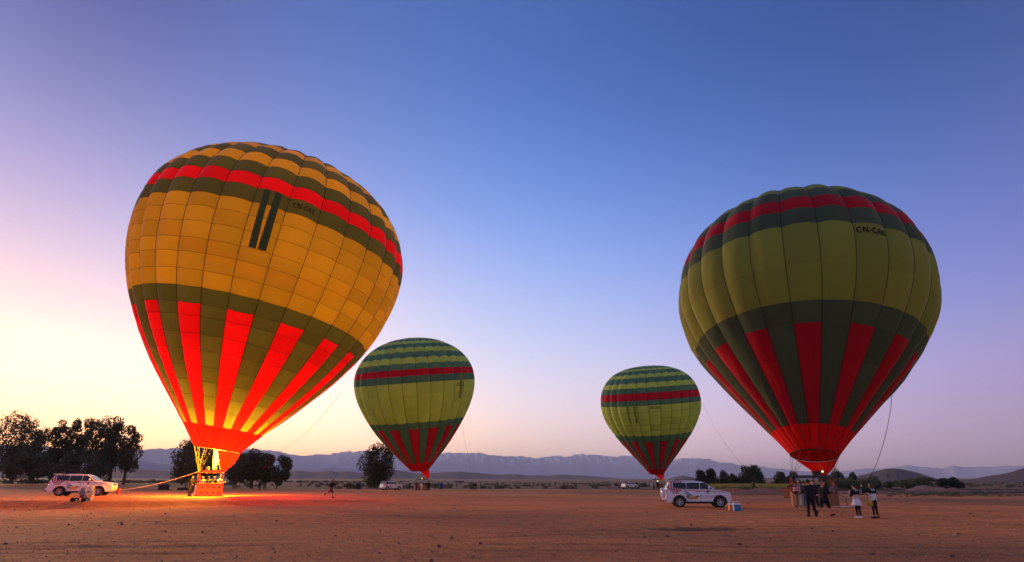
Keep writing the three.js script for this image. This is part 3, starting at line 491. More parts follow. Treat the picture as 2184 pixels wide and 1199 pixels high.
// flames: tongues of glowing gas, with the lamp they are
function flame(o, name, pts, rad, color, strength, opacity) {
  const L = new THREE.CatmullRomCurve3(pts), n = 26, m = 12, pos = [], idx = [];
  for (let j = 0; j <= n; j++) { const t = j / n, p = L.getPoint(t), r = lerpTable(rad, t) * (0.86 + 0.28 * fbm(t * 9, 2, 3, 17)); for (let i = 0; i < m; i++) { const a = i / m * 6.283, k = r * (0.85 + 0.35 * vnoise(Math.cos(a) * 1.5 + t * 7, Math.sin(a) * 1.5 + t * 3, 8)); pos.push(p.x + Math.cos(a) * k, p.y, p.z + Math.sin(a) * k); } }
  for (let j = 0; j < n; j++) for (let i = 0; i < m; i++) { const a = j * m + i, b = j * m + (i + 1) % m; idx.push(a, a + m, b, b, a + m, b + m); }
  const g = new THREE.BufferGeometry(); g.setAttribute('position', new THREE.Float32BufferAttribute(pos, 3)); g.setIndex(idx); g.computeVertexNormals();
  const f = new THREE.MeshStandardMaterial({ roughness: 1, transparent: true, opacity }); f.color.setRGB(0.1, 0.06, 0.02); f.emissive.setRGB(...color); f.emissiveIntensity = strength;
  return part(name, g, f, o);
}
function lamp(o, p, color, cd, size) { const l = new THREE.PointLight(new THREE.Color().setRGB(...color), cd); l.name = 'flame_light'; l.position.copy(p); l.castShadow = true; l.shadow.radius = size / 0.02; o.add(l); return l; }

const stripes = (rows) => rows;
const crown = (C) => C.slice(0, -1).map((v, i) => { const k = ['green', 'lime'][i % 2]; return [v, C[i + 1], k, k]; });
function bandRows({ skirt, lower, redTop, limeBot, limeSeams, limeTop, redLow, C = CROWN_ROWS }) {
  const r = [[0, skirt, 'skirt', 'skirt']]; let v = skirt;
  for (const q of [...lower, redTop]) { r.push([v, q, 'green', 'red']); v = q; }
  r.push([v, limeBot, 'green', 'green']); v = limeBot;
  for (const q of [...limeSeams, limeTop]) { r.push([v, q, 'lime', 'lime']); v = q; }
  r.push([v, redLow, 'green', 'green'], [redLow, C[0], 'red', 'red'], ...crown(C));
  return r;
}
const baseB1 = standing(443, 1058, 53);
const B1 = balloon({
  fit: [-28.3724, 4.3946, 31.2205, 13.1027, 0.1553, 0.0331, 0.1335, 0.3289, 0.1659, 0.4551, 0.6759, 0.5975, 0.559], Z: 53, N: 30, phi0: 76, stripe: 1, puff: 0.014, fabric: FIRELIT, tape: 0.03, seams: 0.014, rim: 0.011,
  rows: bandRows({ skirt: 0.0694, lower: [0.1097, 0.1446, 0.1795, 0.2144, 0.2494, 0.283, 0.3167], redTop: 0.339, limeBot: 0.367, limeSeams: [0.394, 0.419, 0.439, 0.461, 0.481], limeTop: 0.4987, redLow: 0.5187 }),
  base: baseB1, label: 'large tilted balloon at left glowing amber and red from its burner flame', yaw: 37 * DEG, basket: [2.15, 1.12, 1.5], holes: true, pad: true, frame: 2.15, cans: [-0.35, 0.3], cables: 16, cableR: 0.016, cableMat: M(0.16, 0.11, 0.05, 0.7), rimMat: M(0.2, 0.12, 0.05, 0.9),
  scoop: [-58, 62], low: at(470, 1004, 52.8), lowR: 0.34, tuck: 8, wicker: M(0.5, 0.17, 0.06, 0.8), frameMat: M(0.42, 0.1, 0.05, 0.6),
  text: ['CN-CAE', -2, 0.5065, -0.72, 0.62], tall: 1.15,
  vents: [[-1, [[0.46, 0.44], [0.0, 0.44], [0.16, 0.5185], [0.52, 0.5185]], 'vent'], [-1, [[-0.1, 0.44], [-0.6, 0.44], [-0.54, 0.5185], [-0.16, 0.5185]], 'vent']],
  lines: [[[at(727, 838, 47), at(700, 872, 48), at(650, 925, 50), at(604, 960, 51), at(560, 1000, 52)], 0.012]],
});
{ const P = [at(455, 1001, 53), at(462, 980, 53), at(473, 953, 53), at(483, 932, 52.9), at(494, 908, 52.7), at(501, 886, 52.4)].map((q) => q.sub(baseB1));
  flame(B1.o, 'flame', P, [[0, 0.06], [0.15, 0.16], [0.38, 0.42], [0.55, 0.38], [0.8, 0.22], [1, 0.04]], [1, 0.62, 0.12], 9, 0.62);
  flame(B1.o, 'flame', P.map((q, i) => q.clone().add(V(0.03 * i, 0.06 * i, 0))), [[0, 0.1], [0.15, 0.26], [0.38, 0.6], [0.55, 0.56], [0.8, 0.38], [1, 0.06]], [1, 0.45, 0.03], 5, 0.5);
  const orange = [1, 0.22, 0.006];
  lamp(B1.o, at(468, 968, 53).sub(baseB1), [1, 0.5, 0.014], 3600, 0.35);
  lamp(B1.o, at(497, 896, 52.6).sub(baseB1), orange, 1500, 0.5); }
const baseB4 = standing(1739, 1079, 43.6);
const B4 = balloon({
  fit: [22.9117, 3.1496, 22.7951, 9.8526, 0.1448, 0.1911, 0.1234, 0.4443, 0.2401, 0.3429, 0.6168, 0.662, 0.6929], Z: 42, N: 26, phi0: 108.2, stripe: 0, puff: 0.006, fabric: DARKENED, lobe: 0.105, tape: 0.02,
  rows: bandRows({ skirt: 0.0835, lower: [0.16, 0.24], redTop: 0.3225, limeBot: 0.369, limeSeams: [0.437], limeTop: 0.505, redLow: 0.537, C: [0.57, 0.61, 0.65, 0.7, 0.75, 0.8, 0.86, 0.92, 1] }), rim: 0.021,
  base: baseB4, label: 'large dark green balloon at right with four people standing at its basket', yaw: -20 * DEG, basket: [3.1, 0.95, 1.5], frame: 2.05, cans: [0.24, 0.6], cables: 14, cableR: 0.012, cableMat: M(0.12, 0.1, 0.09, 0.7),
  scoop: [-125, 30], low: at(1752, 1009, 44.3), lowR: 0.5, tuck: 30, text: ['CN-CAD', -2, 0.487, -0.9, 0.86], tall: 1.2,
  lines: [[[at(1903, 842, 40), at(1897, 890, 40.5), at(1883, 950, 41), at(1865, 1000, 41.5), at(1845, 1037, 42)], 0.02], [[at(1499, 862, 44), at(1530, 920, 43.5), at(1580, 988, 43), at(1640, 1045, 42.5)], 0.006]],
});
const baseB2 = standing(899, 1045, 124);
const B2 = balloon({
  fit: [-20.4893, 4.34, 29.4596, 13.2114, -0.0716, -0.1808, 0.1476, 0.3806, 0.1482, 0.3421, 0.6602, 0.5962, 0.5527], Z: 124, N: 28, phi0: 92.5, stripe: 1, puff: 0.015, fabric: FRESH, lobe: 0.165, tape: 0.03,
  rows: bandRows({ skirt: 0.0682, lower: [0.18], redTop: 0.302, limeBot: 0.3352, limeSeams: [0.375, 0.415, 0.455], limeTop: 0.4937, redLow: 0.516 }),
  base: baseB2, label: 'green balloon left of centre, the nearer of the two small upright ones', yaw: 0.2, basket: [3.0, 1.1, 1.5], frame: 2.2, cans: [-0.3, 0.3], cables: 10, cableR: 0.012,
  scoop: [-110, 80], low: at(909, 1020, 124), lowR: 0.6, tuck: 25, text: ['CN-CA', -5, 0.474, -0.75, 0.8],
  vents: [[-5, [[0.3, 0.43], [-0.2, 0.43], [-0.2, 0.515], [0.3, 0.515]], 'olive'], [-5, [[-0.55, 0.43], [-0.85, 0.43], [-0.85, 0.515], [-0.55, 0.515]], 'olive']],
  lines: [[[at(986, 905, 121), at(991, 940, 121), at(999, 975, 122), at(1004, 1002, 122)], 0.02]],
});
const baseB3 = standing(1402, 1046.5, 152);
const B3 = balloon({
  fit: [39.4165, 3.9575, 29.2881, 13.2984, -0.0681, -0.1565, 0.1437, 0.3584, 0.1916, 0.3245, 0.6457, 0.6681, 0.6451], Z: 152, N: 28, phi0: 106.8, stripe: 0, puff: 0.035, fabric: FRESH, lobe: 0.165, tape: 0.035, seams: 0.02,
  rows: bandRows({ skirt: 0.046, lower: [0.13, 0.21], redTop: 0.287, limeBot: 0.328, limeSeams: [0.364, 0.399, 0.431, 0.461], limeTop: 0.4887, redLow: 0.5087 }),
  base: baseB3, label: 'smallest green balloon, farthest away behind the white vehicle with the spare wheel', yaw: -0.3, basket: [3.0, 1.1, 1.5], frame: 2.3, cans: [-0.3, 0.3], cables: 10, cableR: 0.012,
  scoop: [-115, 75], low: at(1411, 1024, 152), lowR: 0.3, tuck: 20, text: ['CN-CAG', -1, 0.474, -0.8, 0.85],
  vents: [[1, [[0.75, 0.41], [0.35, 0.41], [0.4, 0.5], [0.8, 0.5]], 'olive'], [1, [[-0.5, 0.41], [-0.85, 0.41], [-0.8, 0.5], [-0.45, 0.5]], 'olive']],
});
for (const [B, xs, cd] of [[B4, [[1747.5, 1010], [1754.5, 1006]], 0.3], [B2, [[899, 1022], [901.5, 1022]], 5], [B3, [[1402.5, 1026]], 2.5]]) {
  for (const [x, y] of xs) { const p = at(x, y, -B.base.z).sub(B.base), s = B === B4 ? 0.055 : 0.1; flame(B.o, 'pilot_flame', [p.clone().add(V(0, -s, 0)), p, p.clone().add(V(0, s * 1.6, 0))], [[0, s * 0.4], [0.4, s], [1, s * 0.1]], [1, 0.62, 0.16], 9, 0.7); }
  const q = at(xs[0][0] + 2, xs[0][1] - 4, -B.base.z).sub(B.base); lamp(B.o, q, [1, 0.45, 0.06], cd, 0.12);
}
// ---------------------------------------------------------------- vehicles
function livery() {                                // print on the vehicle's side: both sides on one sheet, near side in the upper half
  const c = document.createElement('canvas'); c.width = 1024; c.height = 1024; const x = c.getContext('2d');
  x.fillStyle = '#f4f0f4'; x.fillRect(0, 0, 1024, 1024);
  const X = (m) => (m + 2.6) / 5.2 * 1024, Y = (m) => 512 - m / 2.1 * 512;
  const side = () => {
    // striped balloon over the rear quarter
    const top = 1.86, bot = 0.93, cx = -1.74;
    for (let i = 0; i < 6; i++) {
      const a = -1 + i * 2 / 5.5, b = a + 0.23, p = (s, t) => [X(cx + s * 0.52 * (t < 0.5 ? 1 - 0.12 * (1 - t * 2) ** 2 : Math.pow(Math.max(0, 1 - (t - 0.5) * 1.72), 0.75) + 0.03)), Y(mix(top, bot, t))];
      x.fillStyle = i % 2 ? '#b80a2c' : '#a80826'; x.beginPath();
      for (let t = 0; t <= 1.001; t += 0.05) { const q = p(a, t); t === 0 ? x.moveTo(...q) : x.lineTo(...q); }
      for (let t = 1; t >= -0.001; t -= 0.05) x.lineTo(...p(b, t));
      x.fill();
    }
    // palms before a yellow sun
    x.fillStyle = '#e8a80c'; x.beginPath(); x.ellipse(X(-0.54), Y(0.64), 52, 36, 0, Math.PI, 0); x.fill(); x.fillRect(X(-0.54) - 52, Y(0.64), 104, 14);
    x.fillStyle = '#8a2a12'; for (let i = 0; i < 5; i++) x.fillRect(X(-0.72) + i * 18, Y(0.66) + (i % 2) * 6, 9, 10);
    x.strokeStyle = x.fillStyle = '#15131c';
    for (const [px, py, h, r] of [[-0.93, 1.0, 0.46, 27], [-0.76, 0.86, 0.34, 30], [-0.88, 0.74, 0.2, 22], [-0.26, 0.76, 0.24, 25]]) {
      x.lineWidth = 5; x.beginPath(); x.moveTo(X(px + 0.05), Y(py - h)); x.quadraticCurveTo(X(px + 0.02), Y(py - h / 2), X(px), Y(py)); x.stroke();
      for (let k = 0; k < 9; k++) { const a = Math.PI + k / 8 * Math.PI; x.lineWidth = 8; x.beginPath(); x.moveTo(X(px), Y(py)); x.quadraticCurveTo(X(px) + Math.cos(a) * r * 0.7, Y(py) + Math.sin(a) * r * 0.9, X(px) + Math.cos(a) * r * 1.15, Y(py) + Math.sin(a) * r * 0.35 + 7); x.stroke(); }
    }
    // door emblem and script
    x.fillStyle = '#5d626c'; x.beginPath(); x.ellipse(X(0.52), Y(1.1), 23, 23, 0, 0, 6.3); x.fill(); x.beginPath(); x.moveTo(X(0.52) - 20, Y(1.07)); x.lineTo(X(0.52) + 20, Y(1.07)); x.lineTo(X(0.52) + 5, Y(0.93)); x.lineTo(X(0.52) - 5, Y(0.93)); x.fill();
    x.fillStyle = '#c6cad2'; for (const k of [-12, 0, 12]) x.fillRect(X(0.52) + k - 2, Y(1.16), 4, 28);
    x.fillStyle = '#c43a4c'; x.font = 'italic 40px serif'; x.textAlign = 'center'; x.fillText("Ciel d'Afrique", X(0.3), Y(0.72)); x.fillRect(X(0.02), Y(0.65), 150, 3);
  };
  side();
  x.save(); x.translate(0, 512); side(); x.restore();
  // the far side's lettering runs the other way
  x.fillStyle = '#f4f0f4'; x.fillRect(X(-0.2), 512 + Y(0.9), 230, 62); x.save(); x.translate(X(0.3), 512 + Y(0.72)); x.scale(-1, 1); x.fillStyle = '#c43a4c'; x.font = 'italic 40px serif'; x.fillText("Ciel d'Afrique", 0, 0); x.restore();
  const t = new THREE.CanvasTexture(c); t.colorSpace = THREE.SRGBColorSpace; t.magFilter = THREE.LinearFilter; return t;
}
const LIVERY = livery();
const PAINT = new THREE.MeshPhysicalMaterial({ map: LIVERY, roughness: 0.32, clearcoat: 0.7, clearcoatRoughness: 0.08 }); PAINT.color.setRGB(0.84, 0.83, 0.85);
const WHITE = M(0.78, 0.76, 0.79, 0.32, { clearcoat: 0.7, clearcoatRoughness: 0.08 }), GLASS = M(0.012, 0.014, 0.016, 0.06, { specularIntensity: 1 }), RUBBER = M(0.018, 0.017, 0.017, 0.9), TRIM = M(0.015, 0.015, 0.016, 0.6), ALLOY = M(0.6, 0.6, 0.62, 0.3, { metalness: 0.9 });
const REDLAMP = M(0.5, 0.01, 0.02, 0.2), CLEARLAMP = M(0.7, 0.72, 0.76, 0.12, { metalness: 0.4 });
const shapeOf = (pts) => { const s = new THREE.Shape(); pts.forEach(([x, y], i) => i ? s.lineTo(x, y) : s.moveTo(x, y)); return s; };
function curved(pts) {                             // [x, y] points, a third entry = corner radius
  const out = [], n = pts.length;
  pts.forEach(([x, y, r], i) => {
    if (!r) return out.push([x, y]);
    const [ax, ay] = pts[(i + n - 1) % n], [bx, by] = pts[(i + 1) % n], la = Math.hypot(ax - x, ay - y), lb = Math.hypot(bx - x, by - y), k = Math.min(r, la / 2, lb / 2), P = [x + (ax - x) / la * k, y + (ay - y) / la * k], Q = [x + (bx - x) / lb * k, y + (by - y) / lb * k];
    for (let j = 0; j <= 5; j++) { const t = j / 5; out.push([(1 - t) ** 2 * P[0] + 2 * t * (1 - t) * x + t * t * Q[0], (1 - t) ** 2 * P[1] + 2 * t * (1 - t) * y + t * t * Q[1]]); }
  });
  return out;
}
// length along x (front at +x), origin on the ground in the middle
function suv(name, label, pos, yaw, o = {}) {
  const t = thing(name, label, 'off-road vehicle', pos, yaw, o.group), wb = o.wheelbase ?? 2.79, xr = -wb / 2 - 0.08, xf = wb / 2 - 0.08, R = 0.385, half = 0.93, belt = o.belt ?? 1.26, roof = o.roof ?? 1.86, L0 = o.rear ?? -2.42, L1 = o.front ?? 2.14;
  const arch = (cx) => { const a = []; for (let i = 0; i <= 10; i++) { const q = Math.PI * (1 - i / 10); a.push([cx + Math.cos(q) * 0.49, 0.36 + Math.max(0, Math.sin(q)) * 0.5]); } return a; };
  const lower = [...curved([[L0 + 0.02, 0.5, 0.05], [L0 - 0.02, 0.72, 0.05], [L0 + 0.06, belt, 0.02]]).reverse()];
  const out = [[L0 + 0.12, 0.36], ...arch(xr), ...arch(xf), ...curved([[L1 - 0.18, 0.36], [L1 - 0.03, 0.46, 0.06], [L1 + 0.01, 0.72, 0.1], [L1 - 0.05, 0.96, 0.12], [L1 - 0.28, 1.1, 0.16], [L1 - 0.7, 1.18, 0.3], [0.96, belt]]), [L0 + 0.07, belt], [L0 - 0.01, 0.78], [L0 - 0.03, 0.6], [L0 + 0.02, 0.46]];
  const cab = curved([[1.06, belt - 0.01], [0.3, roof - 0.06, 0.28], [-0.4, roof, 0.4], [L0 + 0.42, roof - 0.03, 0.12], [L0 + 0.08, belt - 0.01]]);
  const shapeSide = (pts) => { const g = new THREE.ExtrudeGeometry(shapeOf(pts), { depth: (half - 0.06) * 2, bevelThickness: 0.06, bevelSize: 0.045, bevelOffset: -0.045, bevelSegments: 3, curveSegments: 4 }); g.translate(0, 0, -(half - 0.06)); return g; };
  const inward = (g) => { const p = g.attributes.position; for (let i = 0; i < p.count; i++) { const x = p.getX(i), y = p.getY(i); let z = p.getZ(i); if (y > belt) z *= 1 - 0.19 * (y - belt) / (roof - belt); z *= 1 - 0.16 * smooth(1.55, L1, x) ** 1.4 - 0.07 * smooth(-1.9, L0, x); p.setZ(i, z); } g.computeVertexNormals(); return g; };
  const print = (g) => { const h = g.index ? g.toNonIndexed() : g, p = h.attributes.position, uv = new Float32Array(p.count * 2); for (let i = 0; i < p.count; i++) { uv[i * 2] = (p.getX(i) + 2.6) / 5.2; uv[i * 2 + 1] = (p.getZ(i) >= 0 ? 0.5 : 0) + Math.min(0.999, p.getY(i) / 2.1) * 0.5; } h.setAttribute('uv', new THREE.BufferAttribute(uv, 2)); return h; };
  part('body', print(inward(shapeSide(out))), o.plain ? WHITE : PAINT, t);
  const cabin = part('cabin', print(inward(shapeSide(cab))), o.plain ? WHITE : PAINT, t);
  // side glass, standing just proud of the cabin's sides
  const rake = (y) => mix(1.06, 0.3, (y - belt) / (roof - 0.06 - belt)), tail = (y) => mix(L0 + 0.08, L0 + 0.42, (y - belt) / (roof - belt)), wt = roof - 0.15, wbm = belt + 0.03;
  const panes = [[[0.0, wbm], [rake(wbm) - 0.16, wbm], [rake(wt) - 0.06, wt], [0.04, wt]], [[-0.92, wbm], [-0.06, wbm], [-0.02, wt], [-0.9, wt]], [[tail(wbm) + 0.52, wbm + 0.1], [-0.98, wbm], [-0.96, wt], [tail(wt) + 0.2, wt]]];
  for (const s of [1, -1]) for (const q of panes) {
    const g = new THREE.ExtrudeGeometry(shapeOf(curved(q.map(([x, y]) => [x, y, 0.07]))), { depth: 0.02, bevelThickness: 0.006, bevelSize: 0.006, bevelSegments: 1 }); g.translate(0, 0, -0.01);
    const p = g.attributes.position; for (let i = 0; i < p.count; i++) { const y = p.getY(i), x = p.getX(i), k = (1 - 0.19 * Math.max(0, y - belt) / (roof - belt)) * (1 - 0.07 * smooth(-1.9, L0, x)); p.setZ(i, s * (half * k + 0.004) + p.getZ(i)); } g.computeVertexNormals();
    part('side_window', g, GLASS, t);
  }
  const quad = (a, b, c, d) => { const g = new THREE.BufferGeometry(); g.setAttribute('position', new THREE.Float32BufferAttribute([...a, ...b, ...c, ...a, ...c, ...d], 3)); g.computeVertexNormals(); return g; };
  const wz = (y) => half * (1 - 0.19 * (y - belt) / (roof - belt)) - 0.1, n1 = 0.05;
  { const a = belt + 0.05, b = roof - 0.13; part('windscreen', quad([rake(a) + n1, a, wz(a)], [rake(a) + n1, a, -wz(a)], [rake(b) + n1, b, -wz(b)], [rake(b) + n1, b, wz(b)]), GLASS, t);
    part('rear_window', quad([tail(a + 0.05) - 0.035, a + 0.05, -wz(a) + 0.08], [tail(a + 0.05) - 0.035, a + 0.05, wz(a) - 0.08], [tail(b) - 0.035, b, wz(b) - 0.08], [tail(b) - 0.035, b, -wz(b) + 0.08]), GLASS, t); }
  part('spoiler', rbox(0.3, 0.05, 1.3, 0.02, L0 + 0.34, roof - 0.02, 0), WHITE, t);
  for (const s of [1, -1]) {
    part('roof_rail', [tube([V(-1.55, roof + 0.02, s * 0.66), V(-1.4, roof + 0.07, s * 0.66), V(0.0, roof + 0.06, s * 0.66), V(0.22, roof - 0.01, s * 0.66)], 0.016)], o.plain ? ALLOY : TRIM, t);
    part('sill', rbox(wb - 0.98, 0.13, 0.16, 0.04, (xr + xf) / 2, 0.37, s * (half - 0.05)), TRIM, t);
    part('wing_mirror', [new THREE.SphereGeometry(0.13, 12, 8).scale(0.7, 0.75, 0.9).translate(0.6, belt + 0.13, s * (half + 0.13)), bar(V(0.6, belt + 0.06, s * half), V(0.6, belt + 0.1, s * (half + 0.1)), 0.03)], WHITE, t);
    for (const x of [-1.12, -0.16]) part('door_handle', rbox(0.19, 0.035, 0.03, 0.012, x, 1.13, s * (half + 0.018)), o.plain ? WHITE : TRIM, t);
    part('door_seam', [box(0.012, 0.72, 0.004, -0.96, 0.79, s * (half + 0.001)), box(0.012, 0.72, 0.004, -0.03, 0.79, s * (half + 0.001)), box(0.012, 0.66, 0.004, 0.96, 0.8, s * (half + 0.001))], TRIM, t);
    part('headlight', new THREE.SphereGeometry(1, 12, 8).scale(0.2, 0.09, 0.1).rotateY(s * 0.35).translate(L1 - 0.2, 1.0, s * (half - 0.22)), CLEARLAMP, t);
    part('tail_light', [rbox(0.12, 0.2, 0.16, 0.04, L0 + 0.1, 1.13, s * (half - 0.13))], REDLAMP, t);
    part('reversing_light', [rbox(0.1, 0.1, 0.15, 0.03, L0 + 0.06, 0.98, s * (half - 0.12))], CLEARLAMP, t);
    part('fog_light', new THREE.SphereGeometry(0.06, 10, 6).scale(0.6, 1, 1).translate(L1 - 0.1, 0.6, s * 0.62), TRIM, t);
  }
  part('grille', rbox(0.06, 0.2, 0.86, 0.02, L1 - 0.06, 0.9, 0), TRIM, t);
  part('front_bumper', [rbox(0.16, 0.16, 1.4, 0.06, L1 - 0.1, 0.52, 0)], WHITE, t);
  part('rear_bumper', [rbox(0.22, 0.2, 1.66, 0.06, L0 - 0.02, 0.56, 0)], WHITE, t);
  part('tow_hitch', [box(0.3, 0.06, 0.08, L0 - 0.18, 0.42, 0.12), new THREE.SphereGeometry(0.045, 8, 6).translate(L0 - 0.33, 0.48, 0.12), box(0.1, 0.05, 0.5, L0 - 0.06, 0.42, 0)], TRIM, t);
  if (o.spare) part('spare_wheel_cover', [new THREE.CylinderGeometry(0.38, 0.38, 0.22, 28).rotateZ(Math.PI / 2).translate(L0 - 0.13, 0.98, -0.08), new THREE.SphereGeometry(0.38, 24, 12).scale(0.16, 1, 1).translate(L0 - 0.23, 0.98, -0.08)], WHITE, t);
  part('underbody', [box(3.7, 0.2, 1.5, 0, 0.38, 0), box(0.95, 0.5, 1.7, xr, 0.6, 0), box(0.95, 0.5, 1.62, xf, 0.6, 0)], TRIM, t);
  for (const [x, s] of [[xr, 1], [xf, 1], [xr, -1], [xf, -1]]) {
    const z = s * (half - 0.14);
    const tyre = new THREE.LatheGeometry([[0.24, -0.12], [0.33, -0.125], [0.37, -0.105], [R, -0.07], [R, 0.07], [0.37, 0.105], [0.33, 0.125], [0.24, 0.12]].map(([r, y]) => new THREE.Vector2(r, y)), 28).rotateX(Math.PI / 2).translate(x, R, z);
    const w = part('wheel', tyre, RUBBER, t), spokes = [new THREE.TorusGeometry(0.235, 0.026, 8, 28).translate(x, R, z + s * 0.085), new THREE.CylinderGeometry(0.055, 0.055, 0.05, 12).rotateX(Math.PI / 2).translate(x, R, z + s * 0.075)], n = o.spokes ?? 6;
    for (let i = 0; i < n; i++) { const a = i / n * 6.283 + 0.3; spokes.push(bar(V(x + Math.cos(a) * 0.04, R + Math.sin(a) * 0.04, z + s * 0.075), V(x + Math.cos(a) * 0.225, R + Math.sin(a) * 0.225, z + s * 0.085), n > 8 ? 0.018 : 0.034, 6)); }
    part('rim', spokes, ALLOY, w); part('brake_disc', new THREE.CylinderGeometry(0.22, 0.22, 0.03, 20).rotateX(Math.PI / 2).translate(x, R, z + s * 0.02), TRIM, w);
  }
  part('number_plate', box(0.012, 0.1, 0.4, L0 - (o.spare ? 0.14 : 0.045), 0.62, o.spare ? 0.5 : 0), M(0.6, 0.55, 0.3, 0.5), t);
  return t;
}
suv('white_vehicle', 'white off-road vehicle with a covered spare wheel, nearest one on the right', standing(1492, 1079.5, 41.5), -9 * DEG, { spare: true, spokes: 6 });
suv('white_vehicle', 'white off-road vehicle at far left roped to the glowing balloon', standing(176, 1057, 50.5), 20 * DEG, { wheelbase: 2.85, spokes: 10, roof: 1.88, front: 2.34, rear: -2.45 });
suv('white_vehicle', 'small distant white vehicle seen from behind near the lone tree', standing(835, 1045.5, 120), 40 * DEG, { roof: 1.84 });
suv('white_vehicle', 'most distant white vehicle, left of the smallest balloon', standing(1344, 1046.5, 146), 26 * DEG, { roof: 1.74, front: 2.05, rear: -2.15, wheelbase: 2.67 });

// strap from the balloon's frame to the vehicle, with the red cover at its end
{ const a = B1.posts[1].clone().add(baseB1).add(V(-0.1, 0.1, 0)), b = standing(250, 1055, 49.5), e = V(b.x, b.y + 0.5, b.z), L = []; for (let i = 0; i <= 12; i++) { const t = i / 12, q = a.clone().lerp(e, t); q.y -= 0.22 * Math.sin(Math.PI * t); L.push(q); }
  const r = thing('tether_strap', 'long yellowish tether strap running from balloon frame down to the left vehicle', 'strap', b);
  part('strap', [tube(L.map((q) => q.sub(b)), 0.026, 6, 50)], M(0.72, 0.6, 0.38, 0.7), r);
  part('quick_release_cover', [rbox(0.2, 0.46, 0.2, 0.06, 0.02, 0.42, 0), rbox(0.12, 0.1, 0.14, 0.03, 0.1, 0.66, 0)], M(0.75, 0.02, 0.02, 0.6), r, 'red cloth cover hanging at the end of the strap'); }
// inflation fan
{ const p = onGround(180, 1071), t = thing('inflation_fan', 'wheeled inflation fan in a wire cage in front of the left vehicle', 'fan', p, 0.35), W = M(0.62, 0.58, 0.58, 0.35, { metalness: 0.6 });
  const cage = [0.5, 0.4, 0.3, 0.2, 0.1].map((r) => new THREE.TorusGeometry(r, 0.012, 5, 28).rotateY(Math.PI / 2).translate(0.36 + (0.5 - r) * 0.1, 0.6, 0)); cage.push(new THREE.TorusGeometry(0.5, 0.02, 6, 30).rotateY(Math.PI / 2).translate(0.08, 0.6, 0));
  for (let i = 0; i < 14; i++) { const a = i / 14 * 6.283; cage.push(bar(V(0.08, 0.6 + Math.cos(a) * 0.5, Math.sin(a) * 0.5), V(0.36, 0.6 + Math.cos(a) * 0.5, Math.sin(a) * 0.5), 0.01, 4), bar(V(0.36, 0.6 + Math.cos(a) * 0.5, Math.sin(a) * 0.5), V(0.4, 0.6, 0), 0.008, 4)); }
  part('cage', cage, W, t);
  const bl = []; for (let i = 0; i < 4; i++) bl.push(new THREE.BoxGeometry(0.02, 0.42, 0.12).rotateY(0.5).translate(0, 0.23, 0).rotateX(i * Math.PI / 2 + 0.4).translate(0.22, 0.6, 0)); part('blades', bl, M(0.4, 0.33, 0.26, 0.6), t);
  part('engine', [rbox(0.36, 0.3, 0.34, 0.05, -0.2, 0.62, 0), cyl(0.12, 0.12, 0.2, 14, -0.24, 0.86, 0), rbox(0.16, 0.18, 0.2, 0.03, -0.42, 0.66, 0.1)], M(0.28, 0.24, 0.23, 0.5), t); part('fuel_tank', rbox(0.42, 0.2, 0.3, 0.06, -0.14, 0.36, 0), M(0.2, 0.02, 0.04, 0.4), t);
  part('frame', [-1, 1].flatMap((s) => [bar(V(-0.62, 0.12, s * 0.3), V(-0.22, 1.02, s * 0.3), 0.022), bar(V(-0.12, 0.05, s * 0.3), V(0.22, 1.0, s * 0.3), 0.022), bar(V(-0.22, 1.02, s * 0.3), V(0.22, 1.0, s * 0.3), 0.018), bar(V(-0.62, 0.12, s * 0.3), V(0.45, 0.04, s * 0.3), 0.018)]).concat([bar(V(-0.22, 1.02, -0.3), V(-0.22, 1.02, 0.3), 0.018), bar(V(-0.6, 0.13, -0.34), V(-0.6, 0.13, 0.34), 0.02), bar(V(-0.1, 0.1, -0.3), V(-0.1, 0.1, 0.3), 0.02)]), W, t);
  for (const x of [-0.62, 0.02]) for (const s of [-1, 1]) part('wheel', new THREE.CylinderGeometry(0.15, 0.15, 0.08, 18).rotateX(Math.PI / 2).translate(x, 0.15, s * 0.36), RUBBER, t); }
// cooler boxes
function cooler(px, py, Z, w, h, col, label) { const t = thing('cooler_box', label, 'cooler', standing(px, py, Z), 0.12), d = w * 0.75;
  part('box', rbox(w, h, d, 0.04, 0, h / 2, 0), M(...col, 0.45), t); part('lid', [rbox(w + 0.03, 0.07, d + 0.03, 0.025, 0, h + 0.035, 0), rbox(w * 0.8, 0.03, d * 0.8, 0.012, 0, h + 0.08, 0)], M(0.75, 0.73, 0.74, 0.45), t);
  part('handle', [tube([V(-w / 2 - 0.02, h - 0.02, 0), V(-w / 2 - 0.02, h + 0.1, 0), V(-w * 0.3, h + 0.19, 0), V(w * 0.3, h + 0.19, 0), V(w / 2 + 0.02, h + 0.1, 0), V(w / 2 + 0.02, h - 0.02, 0)], 0.018, 6)], M(0.75, 0.73, 0.74, 0.45), t); }
cooler(1560.5, 1087, 37, 0.32, 0.36, [0.75, 0.16, 0.02], 'orange cooler box with a white lid beside the vehicle front wheel');
cooler(1571.5, 1088, 36.2, 0.44, 0.38, [0.015, 0.2, 0.42], 'blue cooler box with a white lid and arched handle');
